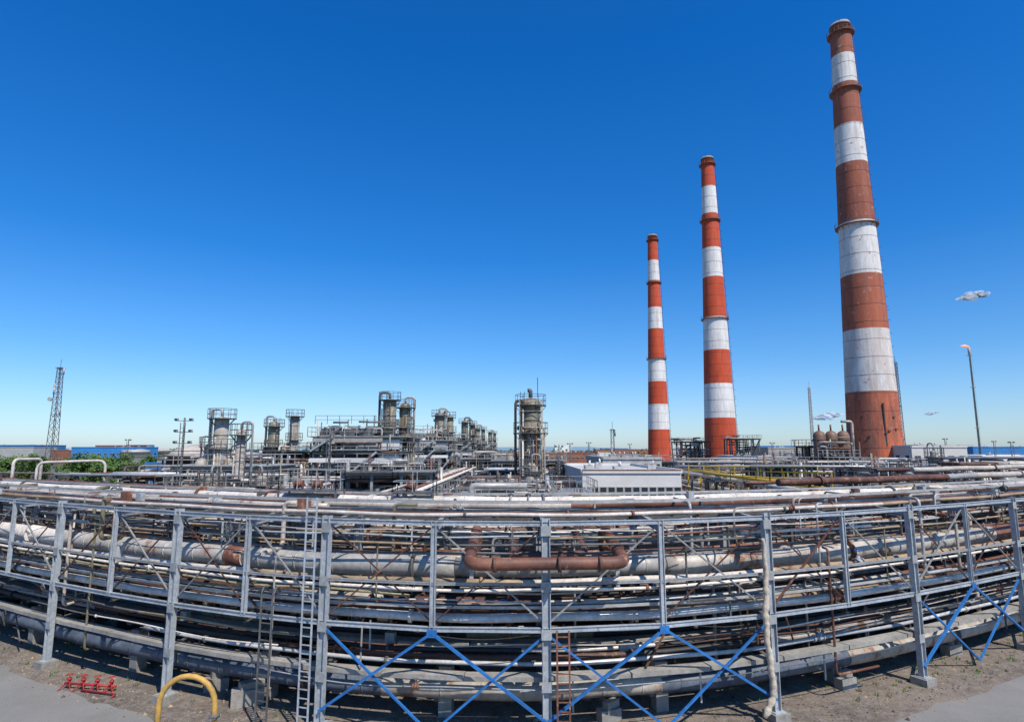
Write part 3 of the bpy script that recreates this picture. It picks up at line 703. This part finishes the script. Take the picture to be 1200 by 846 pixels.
m = MB(); frame_unit(m, sx(255, 80), sx(300, 80), 78, 86, [3.5, 6.5, 8.6], rg, 'mid_steel', 3, 2, 40); m.build('equipment_frame', (sx(277, 80), 80, 0))

# tall column right of centre
m = MB(); rg = random.Random(77); X = sx(622, 60)
e = empty('distillation_column', (X, 60, 0))
column_into(m, X, 60, 0, 14.9, .98, 'olive_vessel', 4, False, rg); m.build('shell_and_platforms', (X, 60, 0), e)
m = MB()
m.tube(fillet([(X, 60, 15), (X, 60, 15.7), (X - .3, 60, 15.7)], .2), .2, 8, 'mid_steel')
m.tube(fillet([(X - .4, 59.6, 14.6), (X - 1.5, 59.4, 14.6), (X - 1.5, 59.4, 2)], .35), .13, 10, 'brown_rust')
m.tube(fillet([(X + .4, 59.4, 12), (X + 1.3, 59.2, 12), (X + 1.3, 59.2, 2)], .35), .09, 10, 'silver_rusty')
for x in (-1.1, 1.1):
    for y in (-1.25, 1.25): m.box((X + x, 60 + y, 7.4), (.07, .07, 14.8), 'tan')
z = 1
while z < 15:
    for y in (-1.25, 1.25): m.beam((X - 1.1, 60 + y, z), (X + 1.1, 60 + y, z), .045, .045, 'tan')
    for x in (-1.1, 1.1): m.beam((X + x, 58.75, z), (X + x, 61.25, z), .045, .045, 'tan')
    z += 1.4
pipe_mess(m, X - 1.2, X + 1.2, 58.5, 59.3, 3, 14.5, 20, rg, (.03, .05, .08))
m.cyl((X + .7, 60, 15), (X + .7, 60, 17), .04, 'mid_steel', 5)
m.build('piping_and_scaffold', (X, 60, 0), e)

m = MB(); Y = 108
frame_unit(m, sx(952, Y), sx(1000, Y), Y + 1.5, Y + 6, [3.5, 6.4, 8.4, 10.4], random.Random(9), 'brown_rust', 3, 2, 30)
for k, px in enumerate((961, 975, 989)):
    m.lathe((sx(px, Y), Y, 6.0), [(.9, 0), (1.05, .8), (1.05, 6.2), (.8, 6.8), (.3, 7.1), (.05, 7.1)], 18, 'rusty_vessel'); m.cyl((sx(px, Y), Y, 13), (sx(px, Y), Y, 14.2), .15, 'rust', 8)
    for z in (7.5, 9.5, 11.5): m.ring((sx(px, Y), Y, z), 1.08, .06, 'brown_rust', 18)
m.rail([(sx(953, Y), Y - 1.6, 8.6), (sx(1001, Y), Y - 1.6, 8.6)], 'grey_paint', 1.1, .07)
m.box((sx(977, Y), Y - 1.2, 8.5), (7.6, .9, .12), 'mid_steel')
for k in range(5): m.box((sx(953 + 12 * k, Y), Y - 1.5, 5), (.16, .16, 10.6), 'mid_steel')
pipe_mess(m, sx(952, Y), sx(1002, Y), Y - 1.8, Y - 1.2, 3, 12, 22, random.Random(4), (.06, .09, .14))
m.build('reactor_unit', (sx(975, Y), Y, 0))
m = MB(); frame_unit(m, sx(798, 180), sx(832, 180), 180, 190, [4, 8, 12], random.Random(19), 'brown_rust', 3, 2, 40); m.build('equipment_frame', (sx(815, 180), 180, 0))
m = MB(); frame_unit(m, sx(862, 190), sx(890, 190), 190, 200, [4, 8, 13], random.Random(29), 'mid_steel', 3, 2, 40); m.build('equipment_frame', (sx(876, 190), 190, 0))

variants = []
for k in range(8):
    rg = random.Random(100 + k); m = MB(); w = rg.uniform(6, 10); d = rg.uniform(4, 7)
    lv = [[3.2, 6.2], [2.8, 5.2, 7.4], [4, 6.8], [3, 5.6], [3.4, 6.6, 8.2], [2.5, 4.8], [3, 7.6], [2.6, 5, 6.6]][k]
    frame_unit(m, -w / 2, w / 2, -d / 2, d / 2, lv, rg, ['mid_steel', 'brown_rust', 'pale_steel', 'mid_steel', 'grey_paint', 'rust', 'pale_steel', 'blue_pipe'][k], 3, 2, 70, deck=(k % 2 == 0))
    if k in (1, 4): column_into(m, rg.uniform(-2, 2), 0, 0, rg.uniform(8.6, 10), .4, 'vessel', 2, True, rg)
    for j in range(6): x, y = rg.uniform(-w / 2, w / 2), rg.uniform(-d / 2, d / 2); m.cyl((x, y, 3), (x, y, rg.uniform(lv[-1], lv[-1] + 1.8)), rg.choice([.05, .08, .14]), rg.choice(PAL), 6)
    ob = m.build('equipment_frame', (0, 0, 0)); variants.append(ob)
rg = random.Random(55)
spots = []
for row, (Y, n_) in enumerate(((43, 9), (50, 10), (58, 11), (67, 11), (78, 12), (92, 12), (112, 12), (135, 12), (160, 10))):
    for i in range(n_):
        px = 20 + 1150 * (i + rg.uniform(.1, .9)) / n_
        if 640 < px < 830 and Y < 112: continue
        if 790 < px < 980 and Y < 84: continue
        if Y > 100 and px > 1040: continue
        if Y > 55 and px < 190: continue
        if Y < 45 and rg.random() < .3: continue
        spots.append((px, Y + rg.uniform(-3, 3)))
for i, (px, Y) in enumerate(spots):
    loc = (sx(px, Y), Y, -1.9 if Y < 55 else (-1.1 if Y < 64 else 0)); k = i % 8
    rz = rg.choice([0, math.pi / 2, math.pi]) + rg.uniform(-.1, .1)
    if i < 8: variants[k].location = loc; variants[k].rotation_euler = (0, 0, rz)
    else: inst(variants[k], 'equipment_frame', loc, rz)
def yard_rack(xa, ya, xb, yb, z, n_, rng, seed_cols):
    m = MB(); a = V((xa, ya, 0)); b = V((xb, yb, 0)); d = (b - a).normalized(); sd = V((-d.y, d.x, 0)); L = (b - a).length; W = n_ * .45 + .6
    k = 0
    while k <= L:
        for sg in (-1, 1): q = a + d * k + sd * sg * W / 2; m.box((q.x, q.y, z / 2), (.25, .25, z), 'mid_steel')
        for zz in (z, z - 1.6): m.beam(a + d * k - sd * W / 2 + V((0, 0, zz)), a + d * k + sd * W / 2 + V((0, 0, zz)), .2, .25, 'mid_steel')
        k += 6
    for zz in (z, z - 1.6):
        for j in range(n_):
            r = rng.choice([.08, .12, .16, .2]); o = sd * (-W / 2 + .5 + j * .45)
            t0, t1 = (0, 1) if rng.random() < .6 else sorted((rng.random(), rng.random()))
            p0 = a.lerp(b, t0); p1 = a.lerp(b, t1)
            if (p1 - p0).length > 2: m.cyl(p0 + o + V((0, 0, zz + .13 + r)), p1 + o + V((0, 0, zz + .13 + r)), r, rng.choice(seed_cols), 8)
    m.build('yard_pipe_rack')
BL = PAL + ['blue_paint', 'silver', 'dirty_white']
yard_rack(-9, 40, -7, 170, 6.4, 8, rg, PAL)
yard_rack(-36, 44, 3, 47, 6.2, 6, rg, PAL)
yard_rack(-45, 62, -22, 60, 7.2, 6, rg, PAL)
yard_rack(24, 48, 26, 150, 6.4, 7, rg, PAL)
yard_rack(22, 68, 60, 66, 6.4, 6, rg, BL)
yard_rack(26, 82, 70, 80, 7.4, 6, rg, BL)
yard_rack(26, 98, 92, 96, 7.6, 6, rg, BL)
yard_rack(32, 122, 74, 120, 7.8, 6, rg, BL)
yard_rack(2, 100, 26, 104, 6, 5, rg, PAL)
yard_rack(60, 88, 130, 110, 8.3, 6, rg, ['silver', 'dirty_white', 'blue_pipe', 'silver', 'blue_paint'])
yard_rack(52, 70, 90, 78, 8.0, 6, rg, ['silver', 'dirty_white', 'rust', 'silver', 'blue_paint'])
yard_rack(-120, 100, -50, 92, 6.0, 5, rg, PAL)
yard_rack(-60, 66, -44, 54, 6.6, 5, rg, PAL)
# yellow gas lines
m = MB()
for k in range(5):
    m.tube(fillet([(sx(800, 80) + k, 84 - k, 7.4), (sx(850, 64) , 66 - k * .8, 7.2), (sx(960, 50), 52 - k * .9, 7.25 - .1 * k), (sx(965, 50), 48 - k * .7, 3)], 1), .13, 8, 'yellow_paint')
m.rail([(sx(806, 72), 72, 6.9), (sx(870, 72), 70, 6.9), (sx(945, 64), 62, 7.1)], 'yellow_paint', 1.1, .1)
m.rail([(sx(846, 62), 60, 6.8), (sx(900, 56), 56, 6.8), (sx(958, 52), 50, 6.9)], 'yellow_paint', 1.1, .08)
for t in range(8): 
    x, y = sx(805, 82) + (sx(960, 50) - sx(805, 82)) * t / 7, 82 + (50 - 82) * t / 7; m.box((x, y, 3.4), (.16, .16, 6.8), 'yellow_paint')
m.build('yellow_gas_pipeline')
m = MB()
for k in range(2): m.tube(fillet([(sx(1100, 42), 42, 7.5 - k * .4), (sx(1020, 42), 41, 7.5 - k * .4), (sx(1018, 42), 43, 4)], .5), .1, 8, 'yellow_paint')
m.build('yellow_gas_pipeline')
m = MB(); Y = 62
m.tube(fillet([(sx(46, Y), Y, 3), (sx(46, Y), Y, 8.6), (sx(118, Y), Y + 1, 8.8), (sx(118, Y), Y + 1, 3)], .8, 6), .13, 10, 'dirty_white')
m.tube(fillet([(sx(18, Y), Y, 3), (sx(18, Y), Y, 8.9), (sx(24, Y), Y + 3, 8.9), (sx(24, Y), Y + 3, 3)], .5, 6), .15, 10, 'dirty_white')
m.build('pipe_gantry')

# ------------------------------------------------------------------ buildings
def building(name, X0, X1, Y0, Y1, H, wall, roof, rows=(), nwin=8, extras=True, rng=rnd, wh=1.1, ribbon=False):
    e = empty(name, ((X0 + X1) / 2, Y0, 0)); loc = e.location[:]
    w = MB(); w.box(((X0 + X1) / 2, (Y0 + Y1) / 2, H / 2), (X1 - X0, Y1 - Y0, H), wall)
    for x0, y0, x1, y1 in ((X0, Y0, X1, Y0), (X1, Y0, X1, Y1), (X1, Y1, X0, Y1), (X0, Y1, X0, Y0)): w.beam((x0, y0, H + .22), (x1, y1, H + .22), .3, .44, wall)
    w.build('walls', loc, e)
    r = MB(); r.box(((X0 + X1) / 2, (Y0 + Y1) / 2, H + .04), (X1 - X0 - .4, Y1 - Y0 - .4, .08), roof)
    if ribbon:
        r.beam((X0, Y0 - .17, H + .36), (X1, Y0 - .17, H + .36), .03, .12, 'rust')
    if extras:
        for k in range(7):
            x = rng.uniform(X0 + 1, X1 - 1); y = rng.uniform(Y0 + 2, Y1 - 2); r.box((x, y, H + .4), (rng.uniform(.5, 1.3), rng.uniform(.6, 1.6), .5), 'grey_wall'); r.cyl((x + .2, y, H + .6), (x + .2, y, H + 1.2), .12, 'silver', 8)
    r.build('roof', loc, e)
    g_ = MB()
    for zc in rows:
        sp = (X1 - X0) / nwin
        for k in range(nwin):
            xc = X0 + sp * (k + .5); ww = sp * (.94 if ribbon else .55)
            g_.box((xc, Y0 - .02, zc), (ww, .06, wh), 'dirty_white'); 
            for q in ((-.25, .25) if ww > .9 else (0,)): g_.box((xc + q * ww, Y0 - .06, zc), ((ww * .44) if ww > .9 else ww * .8, .03, wh * .86), 'glass')
        ns = max(2, int((Y1 - Y0) / sp / 1.3))
        for k in range(ns):
            yc = Y0 + (Y1 - Y0) * (k + .5) / ns
            for xx in (X0 - .02, X1 + .02): g_.box((xx, yc, zc), (.06, sp * .5, wh), 'glass')
    g_.box((X0 + (X1 - X0) * .2, Y0 - .04, 1.1), (1.2, .08, 2.2), 'grey_paint')
    g_.build('windows_and_door', loc, e); return e
building('control_building', sx(682, 68), sx(797, 68), 68, 96, 7.3, 'white_wall', 'white_roof', (2.2, 5.3), 12, ribbon=True)
building('workshop_building', sx(700, 108), sx(765, 108), 102, 124, 8.2, 'grey_wall', 'roof_felt', (5, 7), 9)
building('white_building', sx(1068, 128), sx(1133, 128), 128, 150, 10.2, 'white_wall', 'roof_felt', (8,), 5)
building('low_building', sx(868, 170), sx(945, 170), 170, 190, 7.6, 'white_wall', 'roof_felt', (4, 6), 12)
building('low_building', sx(900, 230), sx(1000, 230), 230, 250, 10, 'grey_wall', 'white_roof', (4, 7), 12)
building('blue_warehouse', sx(84, 330), sx(158, 330), 330, 352, 10.4, 'blue_wall', 'white_roof', (7,), 10)
building('blue_warehouse', sx(-10, 420), sx(40, 420), 420, 450, 12, 'blue_wall', 'grey_wall', (7,), 8)
building('blue_warehouse', sx(1140, 300), sx(1230, 300), 300, 330, 10.5, 'blue_wall', 'white_roof', (7,), 8)
building('blue_cabin', sx(172, 92), sx(205, 92), 92, 97, 7.5, 'blue_wall', 'grey_wall', (5,), 4)
building('brick_building', sx(640, 260), sx(700, 260), 260, 280, 8, 'brick_wall', 'roof_felt', (3, 6), 12)
building('white_building', sx(1150, 180), sx(1260, 180), 180, 200, 7.6, 'white_wall', 'roof_felt', (5,), 9)
rg = random.Random(66)
for i in range(56):
    Y = rg.uniform(320, 1400); px = rg.choice([rg.uniform(-40, 200), rg.uniform(600, 1240), rg.uniform(640, 1240), rg.uniform(850, 1240)]); w = rg.uniform(15, 70); X = sx(px, Y)
    building('distant_building', X - w / 2, X + w / 2, Y, Y + rg.uniform(10, 30), rg.uniform(4, 10) * (1 + Y / 1600), rg.choice(['white_wall', 'grey_wall', 'blue_wall', 'brick_wall', 'grey_wall', 'white_wall']), rg.choice(['roof_felt', 'white_roof', 'grey_wall']), (3.2,), 8, False)
for i in range(14):
    Y = rg.uniform(250, 700); px = rg.choice([rg.uniform(0, 200), rg.uniform(840, 1200)]); m = MB(); X = sx(px, Y); r = rg.uniform(4, 9)
    m.lathe((X, Y, 0), [(r, 0), (r, 8), (r + .2, 8), (r * .9, 9), (r * .4, 9.8), (.1, 10)], 28, rg.choice(['dirty_white', 'white_wall', 'silver']))
    for z in (2, 4, 6): m.lathe((X, Y, z), [(r, 0), (r + .12, 0), (r + .12, .15), (r, .15)], 28, 'grey_paint')
    m.ladder((X, Y - r - .3, 0), 8.6, 0, .8, 'mid_steel', 1); m.build('storage_tank', (X, Y, 0))

# ------------------------------------------------------------------ masts
def lattice(name, X, Y, H, wb, wt, mat, ant=False, th=None):
    m = MB(); c = lambda z, i: (X + (wb + (wt - wb) * z / H) / 2 * (1, 1, -1, -1)[i], Y + (wb + (wt - wb) * z / H) / 2 * (1, -1, -1, 1)[i], z)
    th = th or .1 + .0006 * Y
    for i in range(4): m.beam(c(0, i), c(H, i), th, th, mat)
    z = 0
    while z < H - .5:
        st = max(1.2, (wb + (wt - wb) * z / H) * 1.1); z2 = min(H, z + st)
        for i in range(4): m.beam(c(z, i), c(z2, (i + 1) % 4), th * .6, th * .6, mat); m.beam(c(z2, i), c(z2, (i + 1) % 4), th * .6, th * .6, mat)
        z = z2
    if ant:
        for k, z in enumerate((H - 1, H - 5, H - 6, H - 11)):
            a = k * 2.1
            m.cyl((X + wt * math.cos(a), Y - abs(wt * math.sin(a)), z - .8), (X + wt * math.cos(a), Y - abs(wt * math.sin(a)), z + .9), .2, 'grey_paint', 8)
        m.tube([(X - .9, Y - 1, H - 8), (X - .9, Y - 1.4, H - 8)], .5, 14, 'grey_paint')
        for z in (H - .2, H * .6): m.box((X, Y, z), (wt + .7, wt + .7, .1), mat)
    m.cyl((X, Y, H), (X, Y, H + 2), .06, mat, 5)
    m.build(name, (X, Y, 0)); 
lattice('radio_mast', sx(61, 150), 150, 30, 2.0, .9, 'mid_steel', True, .12)
lattice('floodlight_mast', sx(1058, 190), 190, 37, 1.3, .7, 'mid_steel', th=.13)
lattice('floodlight_mast', sx(953, 200), 200, 30, .9, .5, 'pale_steel', th=.13)
lattice('floodlight_mast', sx(718, 160), 160, 15, 1.0, .7, 'mid_steel', True, .1)
def pole(X, Y, H, arms=2):
    m = MB(); m.tube([(X, Y, 0), (X, Y, H)], [.16, .09], 8, 'mid_steel')
    for k in range(arms):
        z = H - .3 - k * 1.1; w = .9 if arms > 1 else .6; m.beam((X - w, Y, z), (X + w, Y, z), .06, .06, 'mid_steel')
        for o in (-.8 * w, .8 * w): m.box((X + o, Y - .15, z + .12), (.3, .28, .24), 'grey_paint'); m.box((X + o, Y - .3, z + .12), (.26, .02, .18), 'glass')
    m.ladder((X, Y - .25, 1), H - .5, 0, .45, 'mid_steel', .5); m.build('floodlight_pole', (X, Y, 0))
pole(sx(214, 60), 60, 13, 3)
for px, Y, H in ((668, 130, 11.2), (690, 150, 11.6), (738, 190, 11.5), (905, 150, 11.5), (931, 180, 12.5), (1108, 150, 12.5), (1165, 160, 12), (150, 130, 12), (386, 68, 12.4), (655, 90, 10.5), (1185, 120, 11.4)): pole(sx(px, Y), Y, H, 1)
X, Y, H = sx(1148, 300), 300, 60
e = empty('flare_stack', (X, Y, 0)); m = MB()
m.tube([(X, Y, 0), (X, Y, H - 4), (X, Y, H - 3.9), (X, Y, H)], [.5, .38, .6, .6], 12, 'pale_steel')
for z in (20, 40, 56): m.lathe((X, Y, z), [(.4, 0), (1.2, 0), (1.2, .15), (.4, .15)], 12, 'pale_steel')
m.ladder((X + .7, Y, 0), H, 0, .6, 'pale_steel', 1.2); m.build('stack', (X, Y, 0), e)
mm, nt, b = new_mat('flame'); b.inputs['Base Color'].default_value = (.8, .3, .1, 1); b.inputs['Emission Color'].default_value = (1, .42, .25, 1); b.inputs['Emission Strength'].default_value = .6
f = MB(); f.tube([(X, Y, H), (X - .6, Y, H + .5), (X - 2.0, Y, H + .8), (X - 3.4, Y, H + .7), (X - 4.4, Y, H + 1.0)], [.4, .6, .65, .4, .05], 12, 'flame'); f.build('flame', (X, Y, 0), e)

# ------------------------------------------------------------------ trees
def tree_mesh(seed, H):
    rg = random.Random(seed); m = MB(); tr = H * .03
    m.tube([(0, 0, 0), (.1, 0, H * .3), (0, .1, H * .6), (0, 0, H * .85)], [tr, tr * .8, tr * .5, tr * .15], 8, 'bark'); cl = []
    for k in range(15):
        z = H * rg.uniform(.25, .85); a = rg.uniform(0, 6.28); L = H * rg.uniform(.15, .36) * (1.15 - z / H * .6); q = V((L * math.cos(a), L * math.sin(a), z + L * .5))
        m.tube([(0, 0, z), tuple(q * .5 + V((0, 0, z * .5))), tuple(q)], [tr * .4, tr * .25, tr * .08], 5, 'bark'); cl.append((q, H * rg.uniform(.09, .17)))
    cl.append((V((0, 0, H * .9)), H * .12))
    for q, R_ in cl:
        for j in range(130):
            d = V((rg.gauss(0, 1), rg.gauss(0, 1), rg.gauss(0, .8))).normalized() * R_ * rg.random() ** .4; p = q + d; s_ = H * rg.uniform(.012, .028)
            u = V((rg.gauss(0, 1), rg.gauss(0, 1), rg.gauss(0, 1))).normalized(); w = u.cross(V((.3, .5, .8))).normalized()
            m.add([tuple(p - u * s_), tuple(p + w * s_), tuple(p + u * s_), tuple(p - w * s_)], [(0, 1, 2, 3)], 'foliage')
    return m
tv = [tree_mesh(k, 9).build('deciduous_tree') for k in range(3)]
rg = random.Random(12); used = set()
for i in range(56):
    px = rg.uniform(86, 192) if i < 50 else rg.uniform(0, 60); Y = rg.uniform(84, 150); k = i % 3; loc = (sx(px, Y), Y, 0); sc = rg.uniform(.55, 1.0); rz = rg.uniform(0, 6)
    if k not in used: used.add(k); tv[k].location = loc; tv[k].scale = (sc,) * 3
    else: inst(tv[k], 'deciduous_tree', loc, rz, sc)
m = MB()
for i in range(5200):
    a = rg.uniform(-.85, .85); D_ = rg.choice([560, 800, 1100, 1600]) + rg.uniform(-20, 20); X = math.sin(a) * D_; Y = math.cos(a) * D_
    hmax = 5 + 3.5 * math.sin(a * 40 + D_) + 2 * math.sin(a * 97); 
    if hmax < 3: continue
    z = rg.uniform(0, hmax); s_ = rg.uniform(.8, 2.2) * D_ / 800
    u = V((rg.gauss(0, 1), rg.gauss(0, .5), rg.gauss(0, 1))).normalized() * s_; w = u.cross(V((.2, 1, .3))).normalized() * s_; p = V((X, Y, z))
    m.add([tuple(p - u), tuple(p + w), tuple(p + u), tuple(p - w)], [(0, 1, 2, 3)], 'foliage')
m.build('tree_line')

# ------------------------------------------------------------------ cloud: a heap of thin-edged vapour puffs
cm = bpy.data.materials.new('cloud_vapour'); cm.use_nodes = True; nt = cm.node_tree
for n_ in list(nt.nodes): nt.nodes.remove(n_)
out = nt.nodes.new('ShaderNodeOutputMaterial'); df = nt.nodes.new('ShaderNodeBsdfDiffuse'); df.inputs[0].default_value = (.97, .97, .97, 1)
tl = nt.nodes.new('ShaderNodeBsdfTranslucent'); tl.inputs[0].default_value = (.97, .97, .97, 1)
ad = nt.nodes.new('ShaderNodeMixShader'); ad.inputs[0].default_value = .4; nt.links.new(df.outputs[0], ad.inputs[1]); nt.links.new(tl.outputs[0], ad.inputs[2])
tr = nt.nodes.new('ShaderNodeBsdfTransparent'); mx = nt.nodes.new('ShaderNodeMixShader')
lw = nt.nodes.new('ShaderNodeLayerWeight'); lw.inputs[0].default_value = .4
tc = nt.nodes.new('ShaderNodeTexCoord'); nz = noise(nt, tc.outputs['Object'], .04, 6, .7)
a1 = nt.nodes.new('ShaderNodeMath'); a1.operation = 'ADD'; nt.links.new(lw.outputs['Facing'], a1.inputs[0]); nt.links.new(nz, a1.inputs[1])
nt.links.new(ramp(nt, a1.outputs[0], .30, .92), mx.inputs[0]); nt.links.new(ad.outputs[0], mx.inputs[1]); nt.links.new(tr.outputs[0], mx.inputs[2]); nt.links.new(mx.outputs[0], out.inputs[0])
MATS['cloud'] = cm
def cloud(px, py, Y, w, hh, seed, n_=40):
    m = MB(); rg = random.Random(seed)
    for k in range(n_):
        u = rg.uniform(-1, 1); r = hh * rg.uniform(.25, .7) * (1 - .55 * abs(u)); cx, cy, cz = u * w, rg.uniform(-.3, .3) * w, rg.uniform(-.3, .4) * hh * (1 - abs(u)) + .3 * hh * u
        m.lathe((cx, cy, cz), [(max(.01, 1.5 * r * math.sin(t * math.pi / 8)), -r * math.cos(t * math.pi / 8)) for t in range(9)], 16, 'cloud')
    ob = m.build('cloud'); z = sz(py, Y); ob.location = ((px - 600) / 711 * (Y * .99 + (z - 10) * .1426), Y, z)
cloud(1141, 347, 2500, 62, 34, 4)
cloud(970, 488, 5000, 120, 50, 6); cloud(1092, 484, 5200, 60, 26, 8)

# ------------------------------------------------------------------ light, sky, camera
EL, AZ = math.radians(53), math.radians(146)
sd = V((math.sin(AZ) * math.cos(EL), math.cos(AZ) * math.cos(EL), math.sin(EL)))
L = bpy.data.lights.new('sun', 'SUN'); L.energy = 5.0; L.angle = math.radians(.5); L.color = (1, .94, .86)
lo = bpy.data.objects.new('sun', L); scene.collection.objects.link(lo); lo.rotation_euler = (-sd).to_track_quat('-Z', 'Y').to_euler()
w = bpy.data.worlds.new('World'); scene.world = w; w.use_nodes = True; nt = w.node_tree
bg = nt.nodes['Background']; sk = nt.nodes.new('ShaderNodeTexSky'); sk.sky_type = 'NISHITA'; sk.sun_disc = False
sk.sun_elevation = EL; sk.sun_rotation = AZ; sk.air_density = 1.0; sk.dust_density = .5; sk.ozone_density = 2.5; sk.altitude = 100
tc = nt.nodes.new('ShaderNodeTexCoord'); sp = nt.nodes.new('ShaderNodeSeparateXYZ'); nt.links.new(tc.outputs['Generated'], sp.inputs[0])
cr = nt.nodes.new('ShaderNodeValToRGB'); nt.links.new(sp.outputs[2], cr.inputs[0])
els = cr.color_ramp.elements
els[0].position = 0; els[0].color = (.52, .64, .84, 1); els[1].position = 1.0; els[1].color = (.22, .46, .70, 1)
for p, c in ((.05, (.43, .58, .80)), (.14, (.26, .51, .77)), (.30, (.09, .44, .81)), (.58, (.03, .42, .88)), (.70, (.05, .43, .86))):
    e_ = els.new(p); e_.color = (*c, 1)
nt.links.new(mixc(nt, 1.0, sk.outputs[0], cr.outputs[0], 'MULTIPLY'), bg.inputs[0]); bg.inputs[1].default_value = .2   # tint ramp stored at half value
cam = bpy.data.cameras.new('camera'); co = bpy.data.objects.new('camera', cam); scene.collection.objects.link(co)
co.location = (0, 0, CAMZ); co.rotation_euler = (math.radians(98.2), 0, 0); cam.sensor_width = 36; cam.lens = 36 * 711 / 1200; cam.clip_end = 30000; cam.clip_start = .1
scene.camera = co
scene.view_settings.view_transform = 'Standard'; scene.view_settings.look = 'None'; scene.view_settings.exposure = 0
